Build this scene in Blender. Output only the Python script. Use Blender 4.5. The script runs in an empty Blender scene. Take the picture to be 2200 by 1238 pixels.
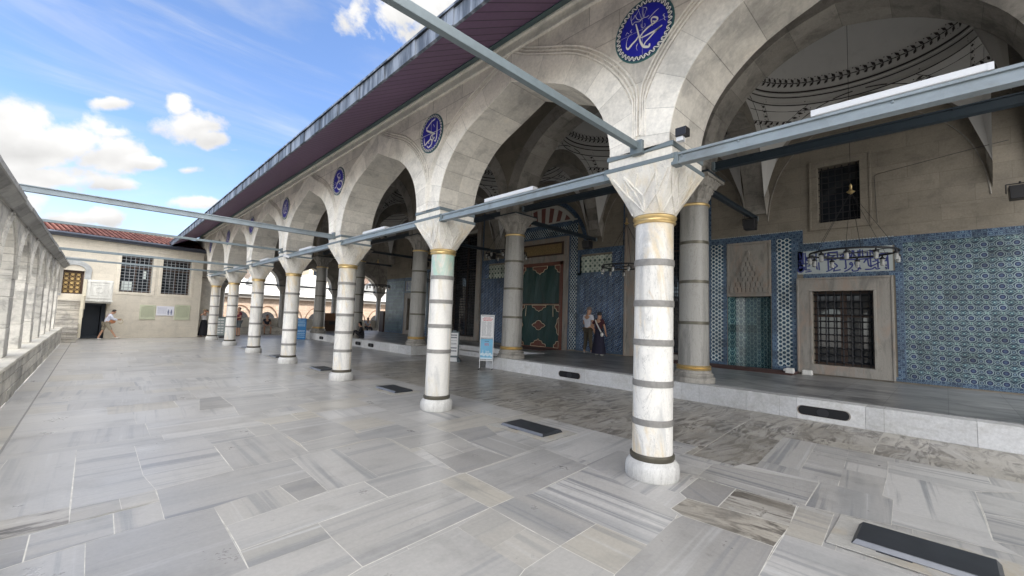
import bpy, bmesh, math, random
from mathutils import Vector, Matrix
R=math.radians; pi=math.pi
random.seed(7)
S=bpy.context.scene
COL=S.collection
# ------------------------------------------------------------------ camera
cam=bpy.data.cameras.new('camera'); co=bpy.data.objects.new('camera',cam); COL.objects.link(co)
cr=Vector((0.7132161,-0.70007929,0.03481071)); cu=Vector((-0.07541183,-0.0272631,0.9967797)); cf=Vector((0.69687578,0.71354447,0.07223874))
m=Matrix(((cr.x,cu.x,-cf.x,0),(cr.y,cu.y,-cf.y,0),(cr.z,cu.z,-cf.z,1.65),(0,0,0,1)))
co.matrix_world=m
cam.sensor_width=36; cam.lens=36*910.55/2200; cam.clip_start=.05; cam.clip_end=6000
S.camera=co
# ------------------------------------------------------------------ light
SUN_EL=R(37); SUN_DIR=Vector((.86*math.cos(SUN_EL),-.51*math.cos(SUN_EL),math.sin(SUN_EL))).normalized()
sl=bpy.data.lights.new('sun','SUN'); sl.energy=4.0; sl.angle=R(.5); sl.color=(1,.95,.87)
so=bpy.data.objects.new('sun',sl); COL.objects.link(so); so.rotation_euler=SUN_DIR.to_track_quat('Z','Y').to_euler()
S.view_settings.view_transform='Standard'; S.view_settings.look='None'; S.view_settings.gamma=1
S.view_settings.exposure=EXPO=1.6
S.render.resolution_x=1024; S.render.resolution_y=576
try:
    S.cycles.max_bounces=8; S.cycles.diffuse_bounces=5; S.cycles.glossy_bounces=3
except Exception: pass

# ------------------------------------------------------------------ node expression helper
class X:
    def __init__(s,nt,v): s.nt=nt; s.v=v
    def _m(s,op,b=None,c=None,clamp=False):
        n=s.nt.nodes.new('ShaderNodeMath'); n.operation=op; n.use_clamp=clamp
        for i,q in enumerate((s,b,c)):
            if q is None: continue
            q=q.v if isinstance(q,X) else q
            if isinstance(q,(int,float)): n.inputs[i].default_value=q
            else: s.nt.links.new(q,n.inputs[i])
        return X(s.nt,n.outputs[0])
    def __add__(s,o): return s._m('ADD',o)
    __radd__=__add__
    def __sub__(s,o): return s._m('SUBTRACT',o)
    def __rsub__(s,o): return X(s.nt,o)._m('SUBTRACT',s)
    def __mul__(s,o): return s._m('MULTIPLY',o)
    __rmul__=__mul__
    def __truediv__(s,o): return s._m('DIVIDE',o)
    def lt(s,o): return s._m('LESS_THAN',o)
    def gt(s,o): return s._m('GREATER_THAN',o)
    def frac(s): return s._m('FRACT')
    def floor(s): return s._m('FLOOR')
    def abs(s): return s._m('ABSOLUTE')
    def sin(s): return s._m('SINE')
    def cos(s): return s._m('COSINE')
    def sqrt(s): return s._m('SQRT')
    def pow(s,o): return s._m('POWER',o)
    def max(s,o): return s._m('MAXIMUM',o)
    def min(s,o): return s._m('MINIMUM',o)
    def sat(s): return s._m('ADD',0.0,clamp=True)
    def ss(s,a,b):  # smoothstep a..b
        n=s.nt.nodes.new('ShaderNodeMapRange'); n.interpolation_type='SMOOTHSTEP'
        s.nt.links.new(s.v,n.inputs[0]); n.inputs[1].default_value=a; n.inputs[2].default_value=b
        return X(s.nt,n.outputs[0])
def hyp(a,b): return (a*a+b*b).sqrt()
class T:
    """one material under construction"""
    def __init__(s,name,rough=.6,spec=.5,metal=0):
        s.m=bpy.data.materials.new(name); s.m.use_nodes=True; s.nt=s.m.node_tree
        s.b=s.nt.nodes['Principled BSDF']
        s.b.inputs['Roughness'].default_value=rough; s.b.inputs['Metallic'].default_value=metal
        s.b.inputs['Specular IOR Level'].default_value=spec
        s.tc=s.nt.nodes.new('ShaderNodeTexCoord')
        s.sep=s.nt.nodes.new('ShaderNodeSeparateXYZ'); s.nt.links.new(s.tc.outputs['Object'],s.sep.inputs[0])
    def xyz(s): return [X(s.nt,s.sep.outputs[i]) for i in range(3)]
    def vec(s,a,b,c):
        n=s.nt.nodes.new('ShaderNodeCombineXYZ')
        for i,q in enumerate((a,b,c)):
            if isinstance(q,X): s.nt.links.new(q.v,n.inputs[i])
            else: n.inputs[i].default_value=q
        return n.outputs[0]
    def noise(s,scale=1,detail=4,rough=.55,vec=None,dist=0,sc3=None):
        n=s.nt.nodes.new('ShaderNodeTexNoise'); n.inputs['Scale'].default_value=scale; n.inputs['Detail'].default_value=detail
        n.inputs['Roughness'].default_value=rough; n.inputs['Distortion'].default_value=dist
        if vec is None: vec=s.tc.outputs['Object']
        if sc3:
            mp=s.nt.nodes.new('ShaderNodeMapping'); mp.inputs['Scale'].default_value=sc3; s.nt.links.new(vec,mp.inputs[0]); vec=mp.outputs[0]
        s.nt.links.new(vec,n.inputs['Vector']); return X(s.nt,n.outputs[0])
    def attr(s,name,comp='Fac'):
        n=s.nt.nodes.new('ShaderNodeAttribute'); n.attribute_name=name; return n.outputs[comp]
    def tone(s): return X(s.nt,s.attr('tone'))
    def mix(s,f,a,b):
        n=s.nt.nodes.new('ShaderNodeMix'); n.data_type='RGBA'
        if isinstance(f,X): s.nt.links.new(f.v,n.inputs[0])
        else: n.inputs[0].default_value=f
        for i,q in ((6,a),(7,b)):
            if isinstance(q,(tuple,list)): n.inputs[i].default_value=(*q[:3],1)
            else: s.nt.links.new(q,n.inputs[i])
        return n.outputs[2]
    def mul(s,c,f):
        """colour * scalar"""
        n=s.nt.nodes.new('ShaderNodeVectorMath'); n.operation='SCALE'
        if isinstance(c,(tuple,list)): n.inputs[0].default_value=c[:3]
        else: s.nt.links.new(c,n.inputs[0])
        s.nt.links.new(f.v,n.inputs['Scale']); return n.outputs[0]
    def brick(s,vec,w=.8,h=.35,mort=.008,off=.5):
        n=s.nt.nodes.new('ShaderNodeTexBrick'); s.nt.links.new(vec,n.inputs['Vector'])
        n.inputs['Scale'].default_value=1; n.inputs['Brick Width'].default_value=w; n.inputs['Row Height'].default_value=h
        n.inputs['Mortar Size'].default_value=mort; n.inputs['Mortar Smooth'].default_value=.3; n.offset=off
        n.inputs['Color1'].default_value=(0,0,0,1); n.inputs['Color2'].default_value=(1,1,1,1); n.inputs['Mortar'].default_value=(.5,.5,.5,1)
        n.inputs['Bias'].default_value=0
        return X(s.nt,n.outputs['Color']),X(s.nt,n.outputs['Fac'])
    def bump(s,h,dist=.01,st=1):
        n=s.nt.nodes.new('ShaderNodeBump'); n.inputs['Distance'].default_value=dist; n.inputs['Strength'].default_value=st
        s.nt.links.new(h.v,n.inputs['Height']); s.nt.links.new(n.outputs[0],s.b.inputs['Normal'])
    def out(s,col,rough=None):
        if isinstance(col,(tuple,list)): s.b.inputs['Base Color'].default_value=(*col[:3],1)
        else: s.nt.links.new(col,s.b.inputs['Base Color'])
        if rough is not None: s.nt.links.new(rough.v,s.b.inputs['Roughness'])
        return s.m

# ------------------------------------------------------------------ sky
W=bpy.data.worlds.new('World'); S.world=W; W.use_nodes=True
nt=W.node_tree; nt.nodes.clear()
class TW(T):
    def __init__(s): 
        s.nt=nt; s.tc=nt.nodes.new('ShaderNodeTexCoord'); s.sep=nt.nodes.new('ShaderNodeSeparateXYZ')
        nt.links.new(s.tc.outputs['Generated'],s.sep.inputs[0])
w=TW()
sky=nt.nodes.new('ShaderNodeTexSky'); sky.sky_type='NISHITA'; sky.sun_disc=False
sky.sun_elevation=SUN_EL; sky.sun_rotation=math.atan2(SUN_DIR.x,SUN_DIR.y); sky.air_density=1.0; sky.dust_density=.6; sky.ozone_density=1.6
dx,dy,dz=w.xyz()
BLOBS=[(-0.107, 0.269, 0.0461, 0.0161, -0.0031, 0.04, 1), (-0.051, 0.268, 0.0606, 0.0199, -0.0029, 0.0385, 1), (-0.0, 0.256, 0.048, 0.0144, -0.0025, 0.0339, 1), (0.049, 0.258, 0.0291, 0.0084, -0.001, 0.0135, 1), (-0.094, 0.232, 0.0551, 0.0168, -0.0028, 0.0366, 1), (-0.067, 0.198, 0.0812, 0.0211, -0.0019, 0.024, 1), (0.004, 0.206, 0.0419, 0.0105, -0.001, 0.0129, 1), (-0.097, 0.149, 0.0388, 0.0084, -0.0023, 0.0289, 0.9), (-0.041, 0.138, 0.061, 0.0117, -0.0013, 0.0168, 0.9), (-0.001, 0.148, 0.0291, 0.0056, -0.0013, 0.0175, 0.9), (-0.006, 0.296, 0.0263, 0.009, -0.0007, 0.0097, 0.8), (-0.01, 0.347, 0.0244, 0.0096, -0.0009, 0.0113, 0.7), (0.081, 0.377, 0.0192, 0.0075, -0.0017, 0.0229, 0.95), (0.097, 0.343, 0.0505, 0.0178, -0.0021, 0.0285, 1), (0.138, 0.331, 0.0258, 0.0085, -0.0012, 0.0166, 1), (0.128, 0.201, 0.045, 0.0098, -0.0008, 0.0117, 0.85), (0.114, 0.148, 0.025, 0.0044, -0.0009, 0.0124, 0.8), (0.185, 0.325, 0.0204, 0.0063, -0.0005, 0.0067, 0.4), (0.103, 0.259, 0.0197, 0.0054, -0.0004, 0.0062, 0.5), (0.535, 0.824, 0.0716, 0.0403, -0.0046, 0.0771, 1.0), (0.589, 0.779, 0.0527, 0.0272, -0.0039, 0.0661, 1.0), (0.679, 0.869, 0.1039, 0.0562, -0.0055, 0.0983, 1.1), (0.398, 0.747, 0.035, 0.0197, -0.0045, 0.0702, 0.6), (0.42, 0.1, 0.26, 0.03, 0, 0.10, 1), (0.60, 0.90, 0.11, 0.05, -0.005, 0.09, 1.0)]
yy=dy.max(.02); u=dx/yy; v=dz/yy
field=None; under=None
for (u0,v0,ax,ay,bx,by,wt) in BLOBS:
    det=ax*by-ay*bx; a=u-u0; b=v-v0
    p=(a*by-b*bx)*(1/det); q=(b*ax-a*ay)*(1/det)
    d=hyp(p,q); f=(1.45-d*.95)*wt
    g=f.max(0)*q
    field=f if field is None else field.max(f)
    under=g if under is None else under+g
front=dy.gt(.05)
uv=w.vec(u,v,0)
n1=w.noise(11,7,.58,vec=uv); n2=w.noise(4,3,.5,vec=uv)
dens=((field.max(-1)+(n1-.5)*3.0+(n2-.5)*.9)).ss(.22,.85)*front
# unseen sky outside the view: bright cloud veil added to lift fill light
zz=dz.max(.06); pv=w.vec(dx/zz,dy/zz,0)
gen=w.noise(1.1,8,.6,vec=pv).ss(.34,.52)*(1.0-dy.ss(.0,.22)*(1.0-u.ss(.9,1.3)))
fill_veil=(1.0-dy.ss(.0,.22)*(1.0-u.ss(.9,1.3)))
dens=dens.max(gen*dz.gt(0))
cir=w.noise(1,6,.6,vec=uv,sc3=(1.6,7,1),dist=.6).ss(.42,.8)*.55*dz.ss(.0,.15)
dens=dens.max(cir).max((1.0-dz.ss(.02,.30))*.45)
shade=(1.26-w.noise(9,6,.55,vec=uv)*.66+under.min(.6)*.20)
skyc=nt.nodes.new('ShaderNodeVectorMath'); skyc.operation='MULTIPLY'; nt.links.new(sky.outputs[0],skyc.inputs[0]); skyc.inputs[1].default_value=(.080*.97,.080*1.05,.080*1.24)
cl=w.mul((.345,.342,.338),shade*(1.0+fill_veil*3.9))  # added veil out of view is brightened well above the visible clouds
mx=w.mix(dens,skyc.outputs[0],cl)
# below the horizon: dim ground haze
mx=w.mix(dz.lt(-.02)*1.0,mx,(.18,.17,.16))
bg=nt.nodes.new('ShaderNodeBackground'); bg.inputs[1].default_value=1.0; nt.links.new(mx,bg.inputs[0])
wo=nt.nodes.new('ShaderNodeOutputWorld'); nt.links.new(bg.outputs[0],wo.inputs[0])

# ------------------------------------------------------------------ mesh helpers
def tag(o,label=None,cat=None,group=None,kind=None):
    if label: o['label']=label; o['kind']='thing'
    if cat: o['category']=cat
    if group: o['group']=group
    if kind: o['kind']=kind
    return o
def thing(name,label,cat,loc=(0,0,0),rz=0,group=None):
    o=bpy.data.objects.new(name,None); COL.objects.link(o); o.location=loc; o.rotation_euler=(0,0,rz); o.empty_display_size=.1
    return tag(o,label,cat,group)
def linkmesh(name,me,parent=None):
    o=bpy.data.objects.new(name,me); COL.objects.link(o)
    if parent is not None: o.parent=parent
    return o
class MB:
    def __init__(s): s.v=[]; s.f=[]; s.t=[]; s.mi=[]; s.col=[]; s.M=None; s.m=0; s.tn=.5; s.c=(.5,0,0,0)
    def V(s,p):
        p=Vector(p)
        if s.M is not None: p=s.M@p
        s.v.append(p); return len(s.v)-1
    def F(s,idx,tone=None):
        s.f.append(idx); s.t.append(s.tn if tone is None else tone); s.mi.append(s.m); s.col.append(s.c)
    def poly(s,pts,tone=None): s.F([s.V(p) for p in pts],tone)
    def box(s,x0,x1,y0,y1,z0,z1,tone=None):
        i=[s.V((x,y,z)) for z in (z0,z1) for y in (y0,y1) for x in (x0,x1)]
        for q in ((0,2,3,1),(4,5,7,6),(0,1,5,4),(2,6,7,3),(0,4,6,2),(1,3,7,5)): s.F([i[k] for k in q],tone)
    def hexa(s,b,t,tone=None):
        """two quads b (ccw) and t"""
        i=[s.V(p) for p in b]+[s.V(p) for p in t]
        s.F([i[3],i[2],i[1],i[0]],tone); s.F([i[4],i[5],i[6],i[7]],tone)
        for k in range(4): s.F([i[k],i[(k+1)%4],i[4+(k+1)%4],i[4+k]],tone)
    def tube(s,p0,p1,r0,r1=None,n=8,cap=True,tone=None):
        r1=r0 if r1 is None else r1; p0=Vector(p0); p1=Vector(p1); d=(p1-p0).normalized()
        a=d.orthogonal().normalized(); b=d.cross(a)
        A=[s.V(p0+(a*math.cos(2*pi*k/n)+b*math.sin(2*pi*k/n))*r0) for k in range(n)]
        B=[s.V(p1+(a*math.cos(2*pi*k/n)+b*math.sin(2*pi*k/n))*r1) for k in range(n)]
        for k in range(n): s.F([A[k],A[(k+1)%n],B[(k+1)%n],B[k]],tone)
        if cap: s.F(A[::-1],tone); s.F(B,tone)
    def bar(s,p0,p1,w,h,up=(0,0,1),tone=None):
        p0=Vector(p0);p1=Vector(p1); d=(p1-p0).normalized(); up=Vector(up); a=d.cross(up).normalized()*w/2; b=a.cross(d).normalized()*h/2
        s.hexa([p0-a-b,p0+a-b,p0+a+b,p0-a+b],[p1-a-b,p1+a-b,p1+a+b,p1-a+b],tone)
    def path(s,pts,r,n=6,tone=None):
        for a,b in zip(pts[:-1],pts[1:]): s.tube(a,b,r,n=n,tone=tone)
    def lathe(s,cx,cy,prof,n=24,cap=True,tones=None,a0=0):
        rings=[]
        for (r,z) in prof: rings.append([s.V((cx+r*math.cos(a0+2*pi*k/n),cy+r*math.sin(a0+2*pi*k/n),z)) for k in range(n)])
        for j in range(len(rings)-1):
            for k in range(n): s.F([rings[j][k],rings[j][(k+1)%n],rings[j+1][(k+1)%n],rings[j+1][k]],tones[j] if tones else None)
        if cap: s.F(rings[0][::-1]); s.F(rings[-1])
    def sphere(s,c,r,n=10,m=7,sq=(1,1,1)):
        c=Vector(c); rings=[]
        for j in range(1,m):
            th=pi*j/m; rings.append([s.V(c+Vector((sq[0]*r*math.sin(th)*math.cos(2*pi*k/n),sq[1]*r*math.sin(th)*math.sin(2*pi*k/n),sq[2]*r*math.cos(th)))) for k in range(n)])
        t=s.V(c+Vector((0,0,r*sq[2]))); b=s.V(c-Vector((0,0,r*sq[2])))
        for k in range(n): s.F([t,rings[0][k],rings[0][(k+1)%n]]); s.F([b,rings[-1][(k+1)%n],rings[-1][k]])
        for j in range(len(rings)-1):
            for k in range(n): s.F([rings[j][k],rings[j+1][k],rings[j+1][(k+1)%n],rings[j][(k+1)%n]])
    def build(s,name,mat,parent=None,smooth=False,bevel=0,fix=True):
        me=bpy.data.meshes.new(name); me.from_pydata([tuple(p) for p in s.v],[],s.f)
        mats=mat if isinstance(mat,(list,tuple)) else [mat]
        for mm in mats: me.materials.append(mm)
        a=me.attributes.new('tone','FLOAT','FACE'); a.data.foreach_set('value',s.t)
        if any(c!=(.5,0,0,0) for c in s.col):
            a=me.attributes.new('slab','FLOAT_COLOR','FACE'); a.data.foreach_set('color',[x for c in s.col for x in c])
        me.polygons.foreach_set('material_index',s.mi)
        if fix:
            bm=bmesh.new(); bm.from_mesh(me); bmesh.ops.recalc_face_normals(bm,faces=bm.faces); bm.to_mesh(me); bm.free()
        if smooth:
            me.polygons.foreach_set('use_smooth',[True]*len(me.polygons))
            me.set_sharp_from_angle(angle=R(38))
        me.update(); o=linkmesh(name,me,parent)
        if bevel:
            md=o.modifiers.new('b','BEVEL'); md.width=bevel; md.segments=2; md.limit_method='ANGLE'; md.angle_limit=R(50)
        return o
def copy_tree(o,parent=None):
    c=o.copy(); COL.objects.link(c)
    if parent is not None: c.parent=parent
    for ch in list(o.children): copy_tree(ch,c)
    return c

# ------------------------------------------------------------------ materials
def stone(name,base=(.47,.44,.385),dark=(.27,.26,.24),plane='yz',w=.95,h=.36,course=.5,rough=.8,stain=1,fine=1):
    t=T(name,rough,.3); x,y,z=t.xyz()
    vec={'yz':t.vec(y,z,0),'xz':t.vec(x,z,0),'xy':t.vec(x,y,0)}[plane]
    big=t.noise(.55,5,.6); mid=t.noise(2.6,6,.65,dist=.5); fn=t.noise(26,5,.7)
    streak=t.noise(1,5,.6,sc3=(2.5,2.5,9))
    c=t.mix((big.ss(.42,.70)*.45*stain+mid.ss(.47,.66)*.5*stain).sat(),base,dark)
    c=t.mix(streak.ss(.52,.75)*.30*fine,c,(dark[0]*.8,dark[1]*.78,dark[2]*.74))
    c=t.mix(mid.ss(.25,.42)._m('SUBTRACT',1)._m('MULTIPLY',-1)*.35,c,(min(base[0]*1.25,.8),min(base[1]*1.2,.8),min(base[2]*1.12,.75)))
    bc,bf=t.brick(vec,w,h,.006)
    c=t.mul(c,(bc-.5)*.16*course*2+1.0)
    c=t.mix(bf*course*.75,c,(dark[0]*.55,dark[1]*.53,dark[2]*.5))
    c=t.mul(c,(fn-.5)*.62*fine+1.0+(t.tone()-.5)*.5)
    t.bump((fn*.4+mid*.6-bf*.8*course),.006,.6)
    return t.out(c)
M={}
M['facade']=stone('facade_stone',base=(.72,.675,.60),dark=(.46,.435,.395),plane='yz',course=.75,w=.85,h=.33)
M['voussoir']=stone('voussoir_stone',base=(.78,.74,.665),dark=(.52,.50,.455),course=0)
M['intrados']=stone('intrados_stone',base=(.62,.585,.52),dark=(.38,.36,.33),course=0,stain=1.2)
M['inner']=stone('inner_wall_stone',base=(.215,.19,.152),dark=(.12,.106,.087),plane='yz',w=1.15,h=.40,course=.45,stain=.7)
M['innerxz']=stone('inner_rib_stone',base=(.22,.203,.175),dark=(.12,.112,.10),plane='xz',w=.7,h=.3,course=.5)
M['endwall']=stone('end_wall_stone',base=(.64,.585,.49),dark=(.46,.425,.36),plane='xz',w=1.1,h=.45,course=.3,stain=.6)
M['left']=stone('low_arcade_stone',base=(.60,.575,.52),dark=(.215,.208,.195),plane='yz',w=2.2,h=.62,course=.5,stain=1.1)
M['kerb']=stone('kerb_stone',base=(.50,.475,.42),dark=(.2,.195,.185),plane='yz',w=.7,h=.21,course=.9,stain=1.2)
M['kerbtop']=stone('kerb_top_stone',base=(.56,.53,.46),dark=(.4,.38,.34),plane='xy',w=.7,h=1.3,course=.3,stain=.8)
M['steps']=stone('old_step_stone',base=(.46,.43,.38),dark=(.2,.19,.175),plane='xz',w=.8,h=.2,course=.6,stain=1.2)
M['riser']=stone('riser_marble',base=(.62,.62,.62),dark=(.44,.43,.40),plane='yz',w=1.5,h=2,course=.55,stain=.8,rough=.5)
M['farwall']=stone('brick_and_stone',base=(.40,.31,.245),dark=(.27,.21,.165),plane='xz',w=.45,h=.13,course=1)
def marble(name,base,vein,scale=1,gl=.3,vz=.25,warm=None,band=.5,ton=.5):
    t=T(name,gl,.5); 
    v=t.noise(3.0*scale,6,.62,sc3=(1,1,vz),dist=.9); v2=t.noise(9*scale,5,.6,sc3=(1,1,vz*.8),dist=.4); f=t.noise(40,4,.6)
    c=t.mix(v.ss(.45,.66)*.8,base,vein); c=t.mix(v2.ss(.54,.74)*band*.6,c,vein); v3=t.noise(1.6*scale,7,.7,sc3=(2.5,2.5,.5),dist=2.5); c=t.mix((v3-.5).abs().lt(.008)*.4,c,(vein[0]*.55,vein[1]*.55,vein[2]*.55))
    if warm:
        ww=t.noise(2.2*scale,5,.6,sc3=(1,1,.35),dist=1.2); c=t.mix(ww.ss(.46,.66)*.85,c,warm); w3=t.noise(5*scale,5,.7,sc3=(1,1,.3),dist=.8); c=t.mix(w3.ss(.62,.76)*.6,c,(warm[0]*.72,warm[1]*.62,warm[2]*.5))
    c=t.mul(c,(f-.5)*.26+1.0+(t.tone()-.5)*ton)
    t.bump(f*.3+v2*.5,.002,.5)
    return t.out(c)
M['white']=marble('column_marble',(.72,.70,.655),(.40,.40,.395),warm=(.66,.54,.35),band=.6)
M['capital']=marble('capital_marble',(.76,.73,.665),(.52,.50,.47),warm=(.70,.60,.43),gl=.5)
M['grey']=marble('grey_column_marble',(.34,.328,.30),(.18,.175,.165),gl=.4,vz=.12,band=.7)
M['greycap']=marble('grey_capital_marble',(.33,.31,.275),(.17,.16,.145),gl=.6)
M['basin']=marble('plinth_marble',(.62,.61,.58),(.46,.45,.43),gl=.55)
M['panel']=marble('parapet_marble',(.70,.69,.64),(.55,.54,.5),gl=.5)
M['frame']=marble('window_frame_marble',(.27,.25,.22),(.155,.145,.13),gl=.5,warm=(.29,.225,.18),band=.6)
def plain(name,col,rough=.6,metal=0,spec=.5,var=.15,scale=8,dirt=None):
    t=T(name,rough,spec,metal); n=t.noise(scale,5,.6); c=t.mul(col,(n-.5)*var*2+1.0)
    if dirt: c=t.mix(t.noise(2.3,6,.65,dist=.8).ss(.5,.7)*.6,c,dirt)
    return t.out(c)
M['band']=plain('lead_band',(.245,.235,.22),.5,.2,var=.4,scale=20)
M['bronze']=plain('dark_bronze',(.12,.11,.085),.4,.5,var=.3)
M['gold']=plain('gilded_brass',(.72,.53,.25),.35,.8,var=.3)
M['steel']=plain('painted_blue_grey_steel',(.225,.265,.29),.5,var=.3,scale=5,dirt=(.15,.16,.155))
M['strap']=plain('painted_strap',(.15,.185,.20),.5,var=.25,scale=12)
M['darksteel']=plain('dark_painted_steel',(.022,.034,.045),.45)
M['black']=plain('black_plastic',(.012,.012,.015),.45)
M['iron']=plain('black_iron',(.015,.015,.018),.5,.3)
M['led']=plain('white_light_casing',(.62,.63,.64),.4,var=.04)
M['cover']=plain('dark_metal_cover',(.045,.05,.058),.42,.3,var=.35,scale=6)
M['coveredge']=plain('worn_cover_edge',(.24,.25,.27),.35,.5,var=.3)
def lead():
    t=T('aged_lead',.55,.4,.1); x,y,z=t.xyz()
    s1=t.noise(1,6,.65,sc3=(6,6,.8)); s2=t.noise(1.3,5,.6)
    c=t.mix(s1.ss(.42,.62),(.075,.09,.115),(.26,.29,.34)); c=t.mix(s2.ss(.5,.7)*.6,c,(.07,.08,.095))
    seam=(y/.78).frac().lt(.02); c=t.mix(seam*.7,c,(.05,.06,.075)); t.bump(s1,.01,.4); return t.out(c)
M['lead']=lead()
M['leadfar']=plain('pale_lead_roof',(.40,.40,.39),.6,var=.25,scale=1.2,dirt=(.28,.285,.29))
def boards(name,c1,c2,axis,w=.16,long=False):
    t=T(name,.6,.4); x,y,z=t.xyz(); q={'x':x,'y':y}[axis]
    id=(q/w).floor(); fr=(q/w).frac(); n=t.noise(1,4,.6,vec=t.vec(id*3.7,z*.6,y*.3)); f=t.noise(14,4,.6)
    c=t.mix(n,c1,c2); c=t.mul(c,(f-.5)*.35+1.0); line=(fr.lt(.10)*1.0)
    c=t.mix(line*.9,c,(c1[0]*.15,c1[1]*.15,c1[2]*.15)); t.bump(1.0-line,.01,.8); return t.out(c)
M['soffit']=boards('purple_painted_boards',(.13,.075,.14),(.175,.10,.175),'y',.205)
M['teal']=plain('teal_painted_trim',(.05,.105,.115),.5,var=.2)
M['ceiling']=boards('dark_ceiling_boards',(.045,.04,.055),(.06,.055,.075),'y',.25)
M['plaster']=plain('white_lime_plaster',(.52,.51,.49),.85,var=.05,scale=3,dirt=(.46,.45,.43))
M['paint']=plain('dark_painted_ornament',(.035,.028,.028),.8)
M['redstone']=plain('dark_red_stone',(.17,.065,.055),.7,var=.3)
M['palestone']=plain('pale_lunette_stone',(.46,.44,.40),.7,var=.15)
M['wood']=plain('dark_brown_wood',(.05,.026,.016),.5,var=.4,scale=12)
M['wood2']=plain('brown_wood',(.17,.085,.045),.5,var=.4,scale=9)
M['latgold']=plain('golden_lattice_backing',(.62,.42,.16),.5,var=.15)
M['carpet']=plain('red_brown_mat',(.07,.035,.03),.95,var=.5,scale=25)
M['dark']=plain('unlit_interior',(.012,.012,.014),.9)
M['darkdoor']=plain('dark_blue_grey_door',(.018,.025,.036),.6,var=.2)
def glass():
    t=T('window_glass',.04,.8); return t.out((.02,.024,.03))
M['glass']=glass()
M['curtain']=None
def fabric(name,c1,sc=18,rough=.85):
    return plain(name,c1,rough,var=.25,scale=sc)
# glazed tile patterns -------------------------------------------------
NAVY=(.010,.018,.075); BLUE=(.018,.045,.105); WHITE=(.50,.55,.54); TEAL=(.035,.12,.16)
def fin(t,c,z,y):
    g=((y/.245).frac().lt(.012)).max((z/.245).frac().lt(.012)); c=t.mix(g*.5,c,(.12,.15,.17))
    n=t.noise(1.2,4,.6); wn=t.noise(1,0,.5,vec=t.vec((y/.245).floor()*7.3,(z/.245).floor()*5.1,3.3)); c=t.mul(c,(n-.5)*.8+.82+(wn-.5)*.9); h=t.noise(7,3,.6); t.bump(h,.004,.5); return t.out(c)
def stag(t,a,b,cx,cz):
    p=a/cx; q=b/cz
    d1=hyp(((p).frac()-.5)*cx,((q).frac()-.5)*cz); d2=hyp(((p+.5).frac()-.5)*cx,((q+.5).frac()-.5)*cz); return d1.min(d2),d1,d2
def dots(name,cx=.19,cz=.125,r=.042,bg=WHITE,fg=(.015,.03,.065)):
    t=T(name,.22,.5); x,y,z=t.xyz(); d,_,_=stag(t,y,z,cx,cz)
    c=t.mix(d.lt(r),bg,fg); c=t.mix(d.lt(r*.45),c,(.03,.10,.16)); c=t.mix((d-(r+.006)).abs().lt(.003),c,(.3,.38,.42)); return fin(t,c,z,y)
M['dots']=dots('black_dotted_tiles'); M['dots2']=dots('small_black_dotted_tiles',.135,.165,.043)
def border():
    t=T('blue_border_tiles',.33,.45); x,y,z=t.xyz(); w=t.noise(7,2,.5)
    d,d1,d2=stag(t,y+w*.03,z+w*.03,.17,.17); c=t.mix((d-.05).abs().lt(.008),BLUE,(.12,.18,.25)); c=t.mix(d.lt(.026),c,(.11,.18,.25))
    n=t.noise(38,2,.5); c=t.mix(n.ss(.57,.62)*.7,c,(.12,.18,.24)); c=t.mix(n.ss(.38,.34)*.7,c,NAVY); return fin(t,c,z,y)
M['border']=border()
def flower():
    t=T('flower_lattice_tiles',.30,.45); x,y,z=t.xyz(); cx=.247; cz=.243
    p=y/cx+.21; q=z/cz+.13
    a=(p.frac()-.5); b=(q.frac()-.5); d1=hyp(a*cx,b*cz)
    a2=((p+.5).frac()-.5); d2=hyp(a2*cx,(b+.04)*cz)
    c=(.013,.036,.066)
    b3=((q+.5).frac()-.5); 
    vine=((p+q+(q*6.283).sin()*.06).frac()-.5).abs().lt(.05).max(((p-q+(q*6.283).sin()*.06).frac()-.5).abs().lt(.05))
    vine2=((b3-(p*12.566).sin()*.07).abs().lt(.035)).max((b3+(p*12.566).sin()*.12).abs().lt(.03))
    c=t.mix(vine.max(vine2),c,(.20,.275,.285))
    leaf=t.noise(30,2,.5); c=t.mix(leaf.ss(.57,.63)*.7,c,(.15,.22,.235))
    d3=hyp(a*cx,b3*cz); c=t.mix(d3.lt(.026),c,(.30,.42,.36)); c=t.mix(d3.lt(.015),c,TEAL)
    d4=hyp(a2*cx,b3*cz); c=t.mix(d4.lt(.030),c,TEAL); c=t.mix(d4.lt(.014),c,(.36,.46,.44))
    c=t.mix(d2.lt(.045),c,(.27,.34,.35)); c=t.mix(d2.lt(.035),c,(.03,.06,.10)); c=t.mix(d2.lt(.018),c,(.14,.2,.26))
    c=t.mix(d1.lt(.064),c,(.30,.38,.39)); c=t.mix(d1.lt(.051),c,(.012,.024,.085)); c=t.mix(d1.lt(.026),c,(.05,.085,.17))
    return fin(t,c,z,y)
M['flower']=flower()
def arab(name,bg=(.026,.07,.18),fg=(.30,.38,.43),dk=(.010,.022,.085),k=.92):
    t=T(name,.33,.45); x,y,z=t.xyz(); a=y*(2*pi/(.30*k)); b=z*(2*pi/(.34*k))
    f=(a+(b*2).sin()*1.1).sin()*(b+(a*2).sin()*.9).cos()+(a*2+b).sin()*.35
    c=t.mix(f.gt(.0),bg,dk); c=t.mix((f.abs()).lt(.16),c,fg); n=t.noise(45/k,2,.5); c=t.mix(n.ss(.6,.65)*.6,c,fg); return fin(t,c,z,y)
M['arab']=arab('blue_arabesque_tiles'); M['arab2']=arab('teal_arabesque_tiles',(.03,.08,.12),(.15,.23,.26),(.02,.05,.09),.8)
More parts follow.
